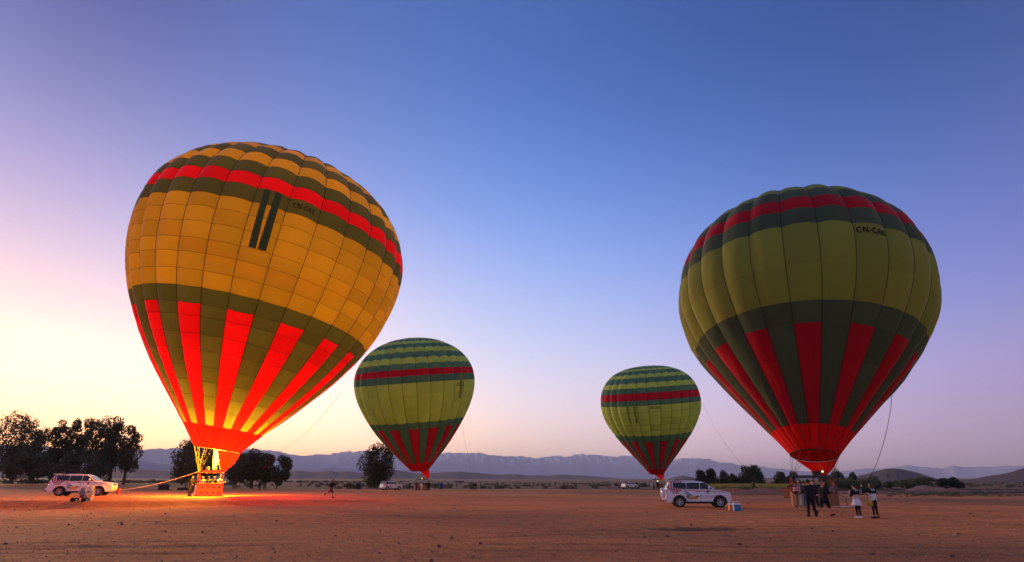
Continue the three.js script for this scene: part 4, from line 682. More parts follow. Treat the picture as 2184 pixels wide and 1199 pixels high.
// two low trailers in the dusk behind the glowing basket's left side
for (const [px, py, w, h, lab] of [[349, 1041, 1.3, 0.9, 'dark boxy trailer far behind the strap'], [393, 1040, 1.8, 0.4, 'dark flat trailer behind the two people at the glowing basket']]) { const p = standing(px, py, 98), t = thing('trailer', lab, 'trailer', p);
  part('bed', rbox(w, h, 1.2, 0.06, 0, 0.3 + h / 2, 0), M(0.02, 0.018, 0.018, 0.8), t); part('drawbar', [bar(V(w / 2, 0.35, 0), V(w / 2 + 0.9, 0.32, 0), 0.035)], TRIM, t); for (const x of [-0.4, 0.4]) for (const s of [-1, 1]) part('wheel', new THREE.CylinderGeometry(0.3, 0.3, 0.16, 16).rotateX(Math.PI / 2).translate(x * w * 0.6, 0.3, s * 0.62), RUBBER, t); }
// white ground sheet by the right balloon's basket
{ const p = standing(1816, 1082.5, 40.5), t = thing('ground_sheet', 'pale cloth lying on the earth between basket and the person in the dress', 'ground sheet', p, -0.1), g = new THREE.PlaneGeometry(2.3, 1.1, 26, 14).rotateX(-Math.PI / 2), q = g.attributes.position; for (let i = 0; i < q.count; i++) q.setY(i, 0.03 + 0.07 * fbm(q.getX(i) * 2.2 + 3, q.getZ(i) * 3.1, 3, 12) + groundY(p.x + q.getX(i), -p.z - q.getZ(i)) - p.y); g.computeVertexNormals(); part('sheet', g, M(0.62, 0.58, 0.64, 0.9), t); }
// second wicker basket
{ const p = standing(1694, 1062, 64), t = thing('wicker_basket', 'second wicker balloon basket standing behind the crew on the left', 'basket', p, 0.5), side = []; for (let r = 0; r < 9; r++) for (const [w, d, x, z] of [[1.9, 0.08, 0, 0.6], [1.9, 0.08, 0, -0.6], [0.08, 1.12, 0.91, 0], [0.08, 1.12, -0.91, 0]]) side.push(rbox(w - (r % 2) * 0.02, 0.115, d, 0.025, x, 0.06 + r * 0.12, z, 1));
  const b = part('wall', side, WICKER, t); part('rim', [rbox(2, 0.1, 0.14, 0.04, 0, 1.12, 0.58), rbox(2, 0.1, 0.14, 0.04, 0, 1.12, -0.58), rbox(0.14, 0.1, 1.1, 0.04, 0.93, 1.12, 0), rbox(0.14, 0.1, 1.1, 0.04, -0.93, 1.12, 0)], LEATHER, b); }
// long low shed on the plain
{ const p = standing(980, 1026.5, 620), t = thing('shed', 'long low shed with a dark roof far out on the plain', 'shed', p), w = 10; part('wall', box(w, 1.6, 4, 0, 0.8, 0), M(0.25, 0.17, 0.15, 0.9), t); part('roof', box(w + 1, 0.5, 5, 0, 1.85, 0), M(0.03, 0.026, 0.03, 0.8), t); }
// ---------------------------------------------------------------- people
const smin = (a, b, k) => { const h = Math.max(0, k - Math.abs(a - b)) / k; return Math.min(a, b) - h * h * k * 0.25; };
function nets(f, lo, hi, cell) {                    // surface nets: one smooth closed surface round f < 0
  const n = [0, 1, 2].map((k) => Math.ceil((hi.getComponent(k) - lo.getComponent(k)) / cell) + 2), [nx, ny, nz] = n, F = new Float32Array(nx * ny * nz), id = new Int32Array(nx * ny * nz).fill(-1), pos = [], nor = [], idx = [];
  const P = V(0, 0, 0), I = (i, j, k) => (k * ny + j) * nx + i;
  for (let k = 0; k < nz; k++) for (let j = 0; j < ny; j++) for (let i = 0; i < nx; i++) F[I(i, j, k)] = f(lo.x + (i - 0.5) * cell, lo.y + (j - 0.5) * cell, lo.z + (k - 0.5) * cell);
  const E = [[0, 1], [2, 3], [4, 5], [6, 7], [0, 2], [1, 3], [4, 6], [5, 7], [0, 4], [1, 5], [2, 6], [3, 7]];
  for (let k = 0; k < nz - 1; k++) for (let j = 0; j < ny - 1; j++) for (let i = 0; i < nx - 1; i++) {
    const c = []; let m = 0; for (let q = 0; q < 8; q++) { const v = F[I(i + (q & 1), j + (q >> 1 & 1), k + (q >> 2))]; c.push(v); if (v < 0) m++; }
    if (!m || m === 8) continue;
    let x = 0, y = 0, z = 0, s = 0;
    for (const [a, b] of E) if ((c[a] < 0) !== (c[b] < 0)) { const t = c[a] / (c[a] - c[b]); x += mix(a & 1, b & 1, t); y += mix(a >> 1 & 1, b >> 1 & 1, t); z += mix(a >> 2, b >> 2, t); s++; }
    P.set(lo.x + (i + x / s - 0.5) * cell, lo.y + (j + y / s - 0.5) * cell, lo.z + (k + z / s - 0.5) * cell); id[I(i, j, k)] = pos.length / 3; pos.push(P.x, P.y, P.z);
    const gx = c[1] + c[3] + c[5] + c[7] - c[0] - c[2] - c[4] - c[6], gy = c[2] + c[3] + c[6] + c[7] - c[0] - c[1] - c[4] - c[5], gz = c[4] + c[5] + c[6] + c[7] - c[0] - c[1] - c[2] - c[3], L = Math.hypot(gx, gy, gz) || 1; nor.push(gx / L, gy / L, gz / L);
  }
  const q4 = (a, b, c, d, flip) => { if (a < 0 || b < 0 || c < 0 || d < 0) return; if (flip) idx.push(a, c, b, a, d, c); else idx.push(a, b, c, a, c, d); };
  for (let k = 1; k < nz - 1; k++) for (let j = 1; j < ny - 1; j++) for (let i = 1; i < nx - 1; i++) {
    const v = F[I(i, j, k)] < 0;
    if (v !== F[I(i + 1, j, k)] < 0) q4(id[I(i, j - 1, k - 1)], id[I(i, j, k - 1)], id[I(i, j, k)], id[I(i, j - 1, k)], !v);
    if (v !== F[I(i, j + 1, k)] < 0) q4(id[I(i - 1, j, k - 1)], id[I(i, j, k - 1)], id[I(i, j, k)], id[I(i - 1, j, k)], v);
    if (v !== F[I(i, j, k + 1)] < 0) q4(id[I(i - 1, j - 1, k)], id[I(i, j - 1, k)], id[I(i, j, k)], id[I(i - 1, j, k)], !v);
  }
  const g = new THREE.BufferGeometry(); g.setAttribute('position', new THREE.Float32BufferAttribute(pos, 3)); g.setAttribute('normal', new THREE.Float32BufferAttribute(nor, 3)); g.setIndex(idx); return g;
}
function capsules(list, k) {                        // [a, b, ra, rb] joined smoothly
  const B = list.map(([a, b, ra, rb]) => { const dx = b.x - a.x, dy = b.y - a.y, dz = b.z - a.z; return [a.x, a.y, a.z, dx, dy, dz, 1 / (dx * dx + dy * dy + dz * dz || 1e-9), ra, rb ?? ra]; });
  return (x, y, z) => { let d = 9; for (const b of B) { const px = x - b[0], py = y - b[1], pz = z - b[2]; let t = (px * b[3] + py * b[4] + pz * b[5]) * b[6]; t = t < 0 ? 0 : t > 1 ? 1 : t; const e = Math.hypot(px - b[3] * t, py - b[4] * t, pz - b[5] * t) - mix(b[7], b[8], t); d = smin(d, e, k); } return d; };
}
function bounds(list, pad) { const lo = V(9, 9, 9), hi = V(-9, -9, -9); for (const [a, b, r, q] of list) for (const p of [a, b]) { const m = Math.max(r, q ?? r) + pad; lo.min(V(p.x - m, p.y - m, p.z - m)); hi.max(V(p.x + m, p.y + m, p.z + m)); } return [lo, hi]; }
const field = (list, k, cell, cut) => { const f = capsules(list, k), [lo, hi] = bounds(list, 0.02); return nets(cut ? (x, y, z) => Math.max(f(x, y, z), cut(x, y, z)) : f, lo, hi, cell); };
// a head looking along +z, its centre at the origin, and a relaxed hand hanging along -y
const HEAD = (() => { const L = [[V(0, 0.03, -0.012), V(0, 0.045, -0.02), 0.088, 0.086], [V(0, -0.05, 0.03), V(0, -0.075, 0.045), 0.058, 0.042], [V(0.045, 0, 0.02), V(-0.045, 0, 0.02), 0.045, 0.045], [V(0, 0.012, 0.083), V(0, -0.026, 0.1), 0.011, 0.016], [V(0.08, 0.015, -0.01), V(0.078, -0.03, -0.005), 0.014, 0.01], [V(-0.08, 0.015, -0.01), V(-0.078, -0.03, -0.005), 0.014, 0.01], [V(0.022, -0.058, 0.078), V(-0.022, -0.058, 0.078), 0.009, 0.009]]; const f = capsules(L, 0.03), eye = (x, y, z) => Math.min(Math.hypot(x - 0.033, y - 0.018, z - 0.088), Math.hypot(x + 0.033, y - 0.018, z - 0.088)) - 0.014; const [lo, hi] = bounds(L, 0.01); return nets((x, y, z) => -smin(-f(x, y, z), eye(x, y, z), 0.012), lo, hi, 0.009); })();
const EYES = merge([-1, 1].map((s) => new THREE.SphereGeometry(0.011, 8, 6).translate(s * 0.033, 0.018, 0.079)));
const HAND = (() => { const L = [[V(0.02, -0.02, 0), V(0.02, -0.08, 0.004), 0.017, 0.015], [V(-0.02, -0.02, 0), V(-0.024, -0.078, 0.004), 0.017, 0.014], [V(0, -0.01, 0), V(0, -0.08, 0.004), 0.018, 0.016]];
  [[0.029, 0.062], [0.01, 0.072], [-0.009, 0.068], [-0.028, 0.052]].forEach(([x, l]) => { const a = V(x, -0.088, 0.006), b = V(x * 1.1, -0.088 - l * 0.5, 0.014), c = V(x * 1.1, -0.088 - l * 0.92, 0.034); L.push([a, b, 0.0095, 0.0085], [b, c, 0.0085, 0.007]); });
  L.push([V(0.03, -0.03, 0.006), V(0.052, -0.06, 0.02), 0.014, 0.011], [V(0.052, -0.06, 0.02), V(0.05, -0.088, 0.03), 0.01, 0.0085]); return field(L, 0.006, 0.0065); })();
const hairCap = (long) => { const L = [[V(0, 0.045, -0.02), V(0, 0.05, -0.03), 0.097, 0.096]]; if (long) L.push([V(0, 0.0, -0.06), V(0, -0.2, -0.075), 0.075, 0.05], [V(0.05, 0.0, -0.03), V(0.05, -0.12, -0.03), 0.04, 0.03], [V(-0.05, 0.0, -0.03), V(-0.05, -0.12, -0.03), 0.04, 0.03]); return field(L, 0.03, 0.014, (x, y, z) => long ? z - 0.06 - Math.max(0, y - 0.05) * 0.8 + (y < 0.03 ? 0.06 : 0) : (z + 0.02) * 0.75 - y + 0.0 + (y < -0.03 ? 0.1 : 0)); };
const HAIR = { short: hairCap(false), long: hairCap(true) };
const SKIN = { fair: [0.55, 0.28, 0.18], tan: [0.36, 0.17, 0.1], dark: [0.16, 0.075, 0.045] };
const K = { black: [0.009, 0.009, 0.011], charcoal: [0.03, 0.03, 0.034], navy: [0.015, 0.02, 0.06], white: [0.72, 0.69, 0.7], pink: [0.62, 0.4, 0.4], lilac: [0.42, 0.25, 0.38], red: [0.6, 0.04, 0.05], tan: [0.35, 0.24, 0.14], beige: [0.4, 0.34, 0.27], grey: [0.2, 0.19, 0.2], jeans: [0.06, 0.12, 0.22], blue: [0.02, 0.03, 0.22], olive: [0.12, 0.11, 0.04], green: [0.05, 0.1, 0.05], brown: [0.09, 0.045, 0.025], cream: [0.6, 0.5, 0.42], orange: [0.3, 0.12, 0.06] };
const clothM = (k) => M(...K[k], 0.92, { sheen: 0.15, sheenRoughness: 0.6 });
/* p.at: standing point; yaw: 0 faces the camera, 90 faces right, 180 away.
   pose: lean, arm / elbow / spread for [right, left], leg / knee for [right, left], in degrees */
function person(label, p) {
  const h = p.h ?? 1.72, s = h / 1.75, cell = p.near ? 0.02 : 0.034, t = thing('person', label, 'person', p.at, p.yaw * DEG, p.group), a = p.pose ?? {}, R2 = (x) => x * DEG, wide = p.wide ?? 1;
  const lean = R2(a.lean ?? 0), pel = V(0, 0.93, 0), up = (x, y, z) => V(x, Math.cos(lean) * (y - 0.93) - Math.sin(lean) * z + 0.93, Math.sin(lean) * (y - 0.93) + Math.cos(lean) * z);
  const J = { pel, chest: up(0, 1.28, 0), neck: up(0, 1.46, -0.005), head: up(0, 1.625, 0.025) };
  const side = (sx, k) => {
    const arm = R2((a.arm ?? [4, 4])[k]), el = R2((a.elbow ?? [10, 10])[k]), ab = R2((a.spread ?? [8, 8])[k]), leg = R2((a.leg ?? [1, -1])[k]), kn = R2((a.knee ?? [2, 2])[k]), inw = R2((a.inward ?? [0, 0])[k]);
    const sh = up(sx * 0.185, 1.415, 0), base = arm + lean * 0.0, dir = (q, w) => V(sx * Math.sin(w), -Math.cos(q) * Math.cos(w), Math.sin(q) * Math.cos(w));
    const elb = sh.clone().addScaledVector(dir(base, ab), 0.29), wr = elb.clone().addScaledVector(dir(base + el, ab - inw), 0.25);
    const hip = V(sx * 0.088, 0.9, 0), spr = R2(a.stance ?? 2.5), kd = (q) => V(sx * Math.sin(spr), -Math.cos(q), Math.sin(q)), knee = hip.clone().addScaledVector(kd(leg), 0.425), ank = knee.clone().addScaledVector(kd(leg - kn), 0.415), fa = leg - kn + R2((a.foot ?? [0, 0])[k]), toe = ank.clone().add(V(sx * 0.03, -Math.cos(fa) * 0.045 + Math.sin(fa) * 0.15, Math.cos(fa) * 0.16 + Math.sin(fa) * 0.045)), heel = ank.clone().add(V(0, -0.045 * Math.cos(fa), -0.04 - Math.sin(fa) * 0.04));
    return { sh, elb, wr, hip, knee, ank, toe, heel, hand: dir(base + el + 0.1, ab - inw) };
  };
  const A = side(-1, 0), B = side(1, 1), foot = Math.min(A.toe.y, B.toe.y, A.heel.y, B.heel.y) - 0.035, T = [];
  const torso = (g = 0) => [[V(-0.05 * wide, 0.95, 0), up(-0.07 * wide, 1.3, 0.01), 0.11 * wide + g, 0.115 * wide + g], [V(0.05 * wide, 0.95, 0), up(0.07 * wide, 1.3, 0.01), 0.11 * wide + g, 0.115 * wide + g], [up(-0.13, 1.395, 0), up(0.13, 1.395, 0), 0.07 + g, 0.07 + g]];
  const arms = (g = 0, cut = 1) => [A, B].flatMap((q) => [[q.sh, q.elb, 0.053 + g, 0.042 + g], ...(cut > 0 ? [[q.elb, q.elb.clone().lerp(q.wr, cut), 0.041 + g, mix(0.041, 0.028, cut) + g]] : [])]);
  const legs = (g = 0, cut = 1) => [A, B].flatMap((q) => [[q.hip, q.knee, 0.085 * wide + g, 0.056 + g], ...(cut > 0 ? [[q.knee, q.knee.clone().lerp(q.ank, cut), 0.054 + g, mix(0.054, 0.036, cut) + g]] : [])]);
  const feet = (g = 0) => [A, B].flatMap((q) => [[q.heel, q.toe, 0.036 + g, 0.03 + g], [q.ank, q.heel, 0.034 + g, 0.034 + g]]);
  const turnHead = new THREE.Matrix4().makeRotationY(R2(a.turn ?? 0)).premultiply(new THREE.Matrix4().makeRotationX(lean * 0.6 + R2(a.nod ?? 0))).setPosition(J.head), put = (g) => g.clone().applyMatrix4(turnHead);
  const hands = [A, B].map((q, k) => { const m = new THREE.Matrix4().makeRotationFromQuaternion(new THREE.Quaternion().setFromUnitVectors(V(0, -1, 0), q.hand.clone().normalize())).setPosition(q.wr); const g = HAND.clone(); if (k) { g.scale(-1, 1, 1); const ix = g.index.array; for (let i = 0; i < ix.length; i += 3) { const e = ix[i]; ix[i] = ix[i + 1]; ix[i + 1] = e; } } return g.applyMatrix4(m); });
  const bodyL = [...torso(-0.012), ...arms(), ...legs(-0.004), ...feet(-0.004), [J.neck, J.head.clone().add(V(0, -0.04, 0)), 0.054, 0.05]];
  const fin = (g) => { const q = Array.isArray(g) ? merge(g) : g; q.translate(0, -foot, 0); q.scale(s, s, s); return q; };
  const skin = M(...SKIN[p.skin ?? 'tan'], 0.6);
  const body = part('body', fin([field(bodyL, 0.035, cell), put(HEAD), ...hands]), skin, t);
  if (p.near) part('eyes', fin([put(EYES)]), M(0.02, 0.015, 0.012, 0.2), t);
  if (p.hair !== 'none') part('hair', fin([put(HAIR[p.hairCut ?? 'short'])]), M(...K[p.hair ?? 'black'], 0.7), t);
  const hem = p.hem ?? 0.86, topL = [...torso(0.016), ...arms(0.014, p.sleeve ?? 0.96)];
  if (hem < 0.95) topL.push([V(-0.07, 0.95, 0), V(-0.08, hem + 0.06, 0), 0.12 * wide, 0.115 * wide], [V(0.07, 0.95, 0), V(0.08, hem + 0.06, 0), 0.12 * wide, 0.115 * wide]);
  part(p.topName ?? 'jacket', fin(field(topL, 0.03, cell)), clothM(p.top), t);
  if (p.hood) part('hood', fin(field([[up(-0.06, 1.46, -0.07), up(0.06, 1.46, -0.07), 0.075, 0.075]], 0.03, cell)), clothM(p.top), t);
  if (p.robe) {   // a long garment hanging from the waist to its hem, in folds
    const y1 = p.robe, n = 40, m = 10, pos = [], idx = [], w0 = 0.17 * wide, w1 = p.flare ?? 0.24;
    for (let j = 0; j <= m; j++) for (let i = 0; i < n; i++) { const q = j / m, an = i / n * 6.283, r = mix(w0, w1, q) * (1 + 0.07 * q * Math.sin(an * 9 + 0.6 * Math.sin(an * 3))); pos.push(Math.cos(an) * r, mix(1.02, y1, q), Math.sin(an) * r * 0.8); }
    for (let j = 0; j < m; j++) for (let i = 0; i < n; i++) { const e = j * n + i, f = j * n + (i + 1) % n; idx.push(e, f, e + n, f, f + n, e + n); }
    const g = new THREE.BufferGeometry(); g.setAttribute('position', new THREE.Float32BufferAttribute(pos, 3)); g.setIndex(idx); g.computeVertexNormals(); part(p.robeName ?? 'robe', fin([g]), p.robeMat ?? clothM(p.robeColor ?? p.top), t);
  }
  if (p.legs) part(p.shorts ? 'shorts' : 'trousers', fin(field([[V(-0.05, 0.93, 0), V(0.05, 0.93, 0), 0.125 * wide, 0.125 * wide], ...legs(p.shorts ? 0.03 : p.slim ? 0.008 : 0.02, p.shorts ? 0.05 : p.crop ?? 0.95)], 0.03, cell)), clothM(p.legs), t);
  if (p.shoes) part('shoes', fin(field(feet(0.012), 0.02, p.near ? 0.014 : 0.025)), clothM(p.shoes), t);
  if (p.shawl) part('shawl', fin(field([[up(-0.2, 1.37, 0.01), up(0.2, 1.37, 0.01), 0.1, 0.1], [up(-0.1, 1.3, 0.06), up(0.1, 1.3, 0.06), 0.1, 0.1], [up(-0.12, 1.28, -0.05), up(0.12, 1.28, -0.05), 0.1, 0.1], [A.sh, A.elb, 0.08, 0.07], [B.sh, B.elb, 0.08, 0.07], ...(p.shawl > 1 ? [[A.elb, A.wr, 0.06, 0.045], [B.elb, B.wr, 0.06, 0.045]] : [])], 0.05, cell)), clothM('black'), t);
  if (p.vest) { part('vest', fin(field(torso(0.034), 0.03, cell, (x, y) => Math.max(y - 1.43, 1.06 - y))), clothM('red'), t); for (const y of [1.14, 1.3]) part('reflective_band', fin(field(torso(0.042), 0.03, cell * 0.8, (x, q) => Math.abs(q - y) - 0.028)), M(0.8, 0.78, 0.8, 0.4), t); }
  if (p.cap) part('cap', fin([put(merge([new THREE.SphereGeometry(0.105, 16, 8, 0, 6.3, 0, 1.5).scale(1, 0.95, 1.05).translate(0, 0.05, -0.015), new THREE.CylinderGeometry(0.09, 0.09, 0.012, 16).scale(1, 1, 1.1).translate(0, 0.055, 0.085)]))]), clothM(p.cap), t);
  t.userData.hand = [A, B].map((q) => q.wr.clone().add(V(0, -foot, 0)).multiplyScalar(s).applyAxisAngle(V(0, 1, 0), p.yaw * DEG).add(p.at));
  return t;
}
const inBasket = (B, x, z, y) => V(x, y ?? 0.08, z).applyAxisAngle(V(0, 1, 0), B.yaw).add(B.base);
B1.yaw = 37 * DEG; B4.yaw = -20 * DEG; B2.yaw = 0.2; B3.yaw = -0.3;
const G = (x, y) => onGround(x, y);
// by the glowing balloon
person('person in dark jacket standing at the left corner of the glowing basket', { at: standing(403, 1059.5, 52.3), yaw: 80, top: 'black', legs: 'charcoal', shoes: 'black', hair: 'brown', skin: 'fair', near: true, h: 1.76, pose: { arm: [25, 35], elbow: [30, 45], lean: 4 } });
person('person bending forward with an arm on the glowing basket', { at: standing(412, 1058.5, 53.2), yaw: 75, top: 'black', legs: 'charcoal', shoes: 'black', skin: 'fair', near: true, h: 1.72, pose: { lean: 32, arm: [60, 75], elbow: [10, 10], leg: [-14, 10], knee: [4, 8] } });
for (const [x, z, yaw, top, hair, lab, extra] of [[-0.68, 0.3, 190, 'cream', 'tan', 'passenger in a light top at the left end of the glowing basket', {}], [-0.2, 0.42, 175, 'green', 'black', 'passenger in a dark green jacket, back turned, in the glowing basket', { wide: 1.15 }], [0.28, 0.3, 170, 'charcoal', 'brown', 'passenger in a charcoal jacket between two others in the glowing basket', {}], [0.78, 0.42, 185, 'white', 'black', 'passenger in a white hooded top at the right end of the glowing basket', { hood: true }]])
  person(lab, { at: inBasket(B1, x, z), yaw, top, legs: 'charcoal', shoes: 'black', hair, skin: 'fair', near: true, h: 1.68, pose: { arm: [40, 40], elbow: [60, 60] }, ...extra });
person('person running to the right in dark top and shorts', { at: G(705, 1062), yaw: 90, top: 'black', legs: 'brown', shorts: true, shoes: 'black', hair: 'black', skin: 'tan', near: true, h: 1.78, pose: { lean: 10, arm: [-45, 40], elbow: [70, 80], leg: [22, -32], knee: [12, 38], foot: [0, -10] } });
person('lone dark figure walking in front of the trees right of the glowing basket', { at: standing(553, 1042.5, 104), yaw: 180, top: 'black', legs: 'black', shoes: 'black', h: 1.75 });
const PR = 'pairs of people strolling left of the lone tree';
person('left one of the left pair, dark clothes and white shoes', { at: standing(741, 1044, 122), yaw: 170, top: 'black', legs: 'black', shoes: 'white', h: 1.66, group: PR });
person('right one of the left pair, arms at the face', { at: standing(746.5, 1043.5, 124), yaw: 200, top: 'black', legs: 'black', shoes: 'white', h: 1.74, group: PR, pose: { arm: [50, 70], elbow: [90, 90], leg: [8, -10] } });
person('person in long dark coat and white shoes, nearer of the right pair', { at: standing(761.5, 1045, 119), yaw: 150, top: 'black', hem: 0.6, legs: 'charcoal', shoes: 'white', h: 1.7, group: PR, wide: 1.1 });
person('taller person at the back of the right pair', { at: standing(765.5, 1044.5, 122), yaw: 190, top: 'charcoal', legs: 'black', shoes: 'black', h: 1.85, group: PR });
// round the middle balloon
const MB = 'people round the basket of the middle balloon';
for (const [x, y, Z, yaw, lab, q] of [
  [880.5, 1047, 117, 80, 'person in lilac top and white shoes at the left of the middle basket', { top: 'lilac', legs: 'charcoal', shoes: 'white', hair: 'brown', skin: 'fair', h: 1.74 }],
  [888, 1046, 119, 110, 'person in black jacket beside the one in lilac', { top: 'black', legs: 'navy', shoes: 'black', h: 1.8, wide: 1.15 }],
  [895.5, 1045, 119, 120, 'person in red top at the middle basket', { top: 'red', legs: 'black', shoes: 'black', hair: 'brown', h: 1.68 }],
  [898.5, 1046.5, 117, 200, 'person all in white before the middle basket', { top: 'white', legs: 'white', shoes: 'white', hair: 'brown', h: 1.62 }],
  [912.5, 1044.8, 119, 180, 'person in dark coat in front of the right end of the middle basket', { top: 'black', hem: 0.5, legs: 'black', shoes: 'black', h: 1.78, wide: 1.15 }],
  [916, 1044.4, 121, 210, 'person in black partly behind the dark-coated one', { top: 'black', legs: 'charcoal', shoes: 'black', h: 1.72 }],
  [922.5, 1047, 117, 180, 'person in olive coat and white shoes right of the middle basket', { top: 'olive', hem: 0.45, legs: 'cream', shoes: 'white', h: 1.66 }],
]) person(lab, { at: standing(x, y, Z), yaw, group: MB, ...q });
for (const [x, top, lab] of [[-0.9, 'grey', 'passenger in grey in the middle basket'], [0.1, 'black', 'passenger in black in the middle basket, under the burner'], [0.9, 'charcoal', 'passenger at the right end of the middle basket']]) person(lab, { at: inBasket(B2, x, 0.3), yaw: 180, top, legs: 'charcoal', shoes: 'black', h: 1.72 });
person('person in a long blue robe walking alone right of the middle balloon', { at: standing(941.5, 1046.5, 118), yaw: 190, top: 'blue', robe: 0.3, flare: 0.3, shoes: 'tan', h: 1.78, pose: { leg: [10, -12], spread: [14, 14] } });
const PP = 'two people standing close together in mid field';
person('left one of the two people standing close together in mid field', { at: standing(1010.6, 1045.5, 124), yaw: 180, top: 'black', legs: 'olive', shoes: 'black', h: 1.62, group: PP });
person('right, taller one of the two people standing close together in mid field', { at: standing(1014.6, 1045.3, 124), yaw: 185, top: 'charcoal', legs: 'olive', shoes: 'tan', h: 1.72, group: PP });
// round the smallest balloon
const SB = 'people round the basket of the smallest balloon';
for (const [x, y, Z, yaw, lab, q] of [
  [1359, 1041.5, 150, 180, 'dark figure just beyond the bonnet of the most distant vehicle', { top: 'black', legs: 'black', shoes: 'black', h: 1.9 }],
  [1391, 1046, 146, 150, 'person in white at the left of the smallest basket', { top: 'white', legs: 'white', shoes: 'tan', h: 1.72 }],
  [1394.8, 1045.5, 147, 180, 'person in grey and black beside the one in white', { top: 'grey', legs: 'black', shoes: 'black', h: 1.66 }],
  [1399, 1046.4, 146, 190, 'person in pink in front of the smallest basket', { top: 'pink', legs: 'pink', shoes: 'cream', h: 1.7 }],
  [1403.6, 1046.5, 145, 180, 'tall dark figure against the smallest basket', { top: 'black', legs: 'charcoal', shoes: 'black', h: 1.86, wide: 1.15 }],
]) person(lab, { at: standing(x, y, Z), yaw, group: SB, ...q });
// round the right balloon
const stripesM = (() => { const c = document.createElement('canvas'); c.width = 256; c.height = 8; const x = c.getContext('2d'); x.fillStyle = '#b5a592'; x.fillRect(0, 0, 256, 8); for (let i = 0; i < 12; i++) { x.fillStyle = i % 2 ? '#4a4038' : '#5f544a'; x.fillRect(i * 21.3, 0, 8, 8); } const m = new THREE.MeshStandardMaterial({ map: new THREE.CanvasTexture(c), roughness: 0.95 }); m.map.colorSpace = THREE.SRGBColorSpace; return m; })();
person('person in dark jacket leaning on the second wicker basket', { at: standing(1692.5, 1061.5, 66), yaw: -60, top: 'black', legs: 'black', shoes: 'black', hair: 'brown', skin: 'fair', h: 1.74, near: true, pose: { arm: [40, 40], elbow: [50, 50], lean: 6 } });
person('crew member in a red vest with white bands and tan trousers', { at: standing(1703.5, 1081, 40.9), yaw: 165, top: 'black', hem: 0.82, legs: 'tan', shoes: 'black', vest: true, near: true, h: 1.74, pose: { arm: [-25, 20], elbow: [50, 60] } });
person('person in a long grey striped robe beside the crew member in the vest', { at: standing(1714, 1080.5, 40.7), yaw: 150, top: 'beige', robe: 0.12, flare: 0.27, shoes: 'pink', near: true, h: 1.8, pose: { arm: [15, 40], elbow: [30, 80] } });
person('person in cap and blue jeans half hidden by the broad one in black', { at: standing(1721.5, 1081, 40.4), yaw: 140, top: 'black', legs: 'jeans', shoes: 'grey', cap: 'brown', skin: 'fair', near: true, h: 1.78 });
person('broad person all in black, legs apart, nearest to the camera by the right basket', { at: standing(1733, 1101, 30.2), yaw: 172, top: 'black', legs: 'black', shoes: 'black', near: true, h: 1.86, wide: 1.25, hem: 0.8, pose: { stance: 6, arm: [12, 20], elbow: [40, 50], spread: [18, 16] } });
person('person in black with face turned left behind the broad one', { at: standing(1742, 1086, 37), yaw: -55, top: 'black', legs: 'black', shoes: 'black', hair: 'black', skin: 'fair', near: true, h: 1.84, pose: { arm: [20, 10], elbow: [60, 20] } });
person('person with reddish hair in black top and knee-length shorts, walking right', { at: standing(1763, 1099.5, 31), yaw: 118, top: 'black', hem: 0.72, legs: 'black', shorts: true, shoes: 'black', hair: 'orange', skin: 'fair', near: true, h: 1.84, wide: 1.1, pose: { leg: [22, -26], knee: [6, 30], arm: [30, 10], elbow: [70, 40], foot: [0, -12], turn: -50 } });
for (const [x, z, yaw, top, hair, lab, q] of [[-0.95, 0.2, 200, 'charcoal', 'brown', 'passenger at the left end of the right balloon basket', { cap: 'white' }], [-0.1, 0.3, 170, 'charcoal', 'black', 'passenger in the middle of the right balloon basket with a raised arm', { pose: { arm: [150, 20], elbow: [10, 50] } }], [0.55, 0.1, 180, 'black', 'black', 'passenger in black under the burner of the right balloon', {}], [0.85, -0.25, 190, 'black', 'black', 'tall dark passenger at the back right of the right balloon basket', { h: 1.84 }], [1.1, 0.3, 100, 'grey', 'tan', 'fair-haired passenger bending at the right end of the right balloon basket', { pose: { lean: 38, arm: [60, 70], elbow: [10, 10] } }]])
  person(lab, { at: inBasket(B4, x, z), yaw, top, legs: 'charcoal', shoes: 'black', hair, skin: 'fair', near: true, h: 1.74, ...q });
const w1 = person('person with black shawl over a pale tiered dress and white shoes', { at: standing(1833, 1103.5, 29.2), yaw: -158, top: 'pink', sleeve: 0.5, robe: 0.64, flare: 0.3, robeName: 'dress', robeColor: 'white', legs: 'black', slim: true, shoes: 'white', hair: 'black', skin: 'fair', shawl: 1, near: true, h: 1.62, topName: 'blouse', pose: { arm: [22, 26], elbow: [98, 104], inward: [42, 42], nod: 16, stance: 4 } });
const w2 = person('person in white top and black shrug raising both hands to the face', { at: standing(1869, 1103.5, 29), yaw: -162, top: 'white', sleeve: 0.2, legs: 'black', slim: true, crop: 0.8, shoes: 'black', hair: 'brown', hairCut: 'long', skin: 'fair', shawl: 2, near: true, h: 1.68, wide: 1.08, topName: 'shirt', pose: { arm: [58, 62], elbow: [102, 100], inward: [44, 46], spread: [34, 34], stance: 4 } });
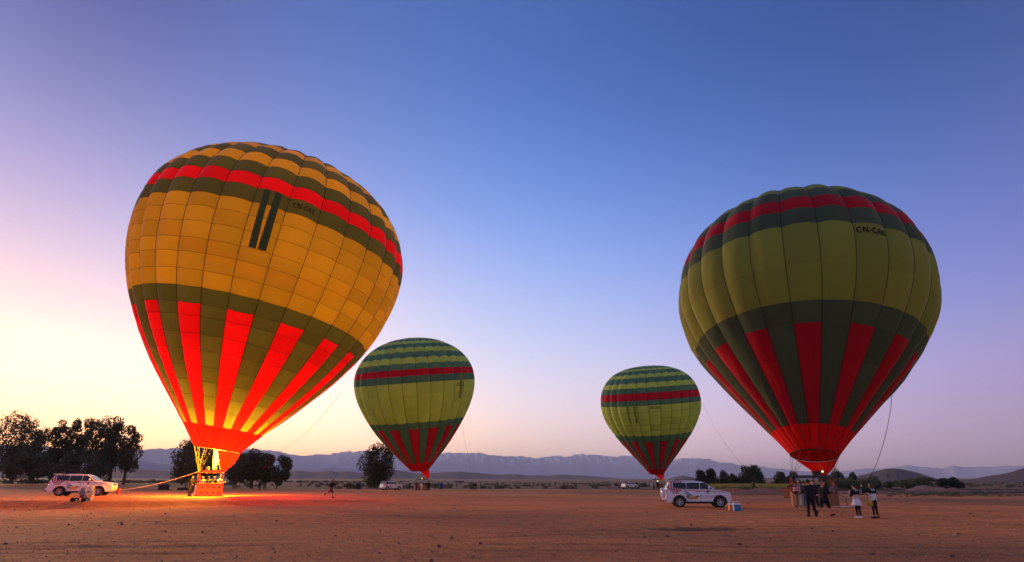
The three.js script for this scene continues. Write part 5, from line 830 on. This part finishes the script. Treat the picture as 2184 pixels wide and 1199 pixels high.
{ // the camera phone she holds and the bag on her arm
  const q = w2.userData.hand, m = q[0].clone().add(q[1]).multiplyScalar(0.5).add(V(0, 0.07, 0)), t = thing('mobile_phone', 'small dark phone held up by the person in the white top', 'phone', m, 0.5); part('case', rbox(0.15, 0.075, 0.01, 0.004), TRIM, t); part('screen', rbox(0.138, 0.066, 0.003, 0.001, 0, 0, 0.0065), GLASS, t);
  const p = at(1855, 1073, 28.9), b = thing('yellow_bag', 'mustard yellow shoulder bag hanging beside the person in the white top', 'bag', V(p.x, p.y, p.z), 0.3), Y = M(0.5, 0.27, 0.045, 0.8), g = new THREE.SphereGeometry(1, 26, 18), v = g.attributes.position;
  for (let i = 0; i < v.count; i++) { const y = v.getY(i), an = Math.atan2(v.getZ(i), v.getX(i)), k = (y > 0 ? 1 - 0.62 * y : 1 + 0.05 * y) * (1 + 0.08 * Math.sin(an * 9) * (0.3 + Math.max(0, y))); v.setXYZ(i, v.getX(i) * 0.2 * k, y < -0.75 ? -0.17 : y * 0.23, v.getZ(i) * 0.11 * k); }
  g.computeVertexNormals(); part('pouch', g, Y, b); part('strap', [tube([V(-0.1, 0.2, 0), V(0.03, 0.42, 0), V(0.16, 0.56, 0.02)], 0.02, 6), tube([V(0.1, 0.2, 0.02), V(0.14, 0.42, 0.02), V(0.17, 0.56, 0.04)], 0.02, 6)], Y, b); }
// rope loops at the basket's right end
{ const p = inBasket(B4, 1.6, 0.6, 0), t = thing('rope_loop', 'dark rope hanging in a loop off the right end of the basket', 'rope', p); part('rope', [tube([V(-0.1, 0.95, 0), V(0.1, 0.78, 0.05), V(0.42, 0.66, 0.05), V(0.5, 0.3, 0.05), V(0.46, 0.02, 0.08)], 0.022, 6)], DARK, t); }
// someone sitting on the earth bank
person('person sitting on the earth bank with a dark top', { at: standing(1610, 1047, 100).add(V(0, 0.35, 0)), yaw: -70, top: 'black', legs: 'brown', shoes: 'brown', skin: 'fair', h: 1.7, pose: { leg: [80, 70], knee: [90, 80], lean: 12, arm: [40, 40], elbow: [30, 30] } });
scene.traverse((o) => { if (o.isMesh) { o.castShadow = true; o.receiveShadow = true; } });
renderer.render(scene, camera);
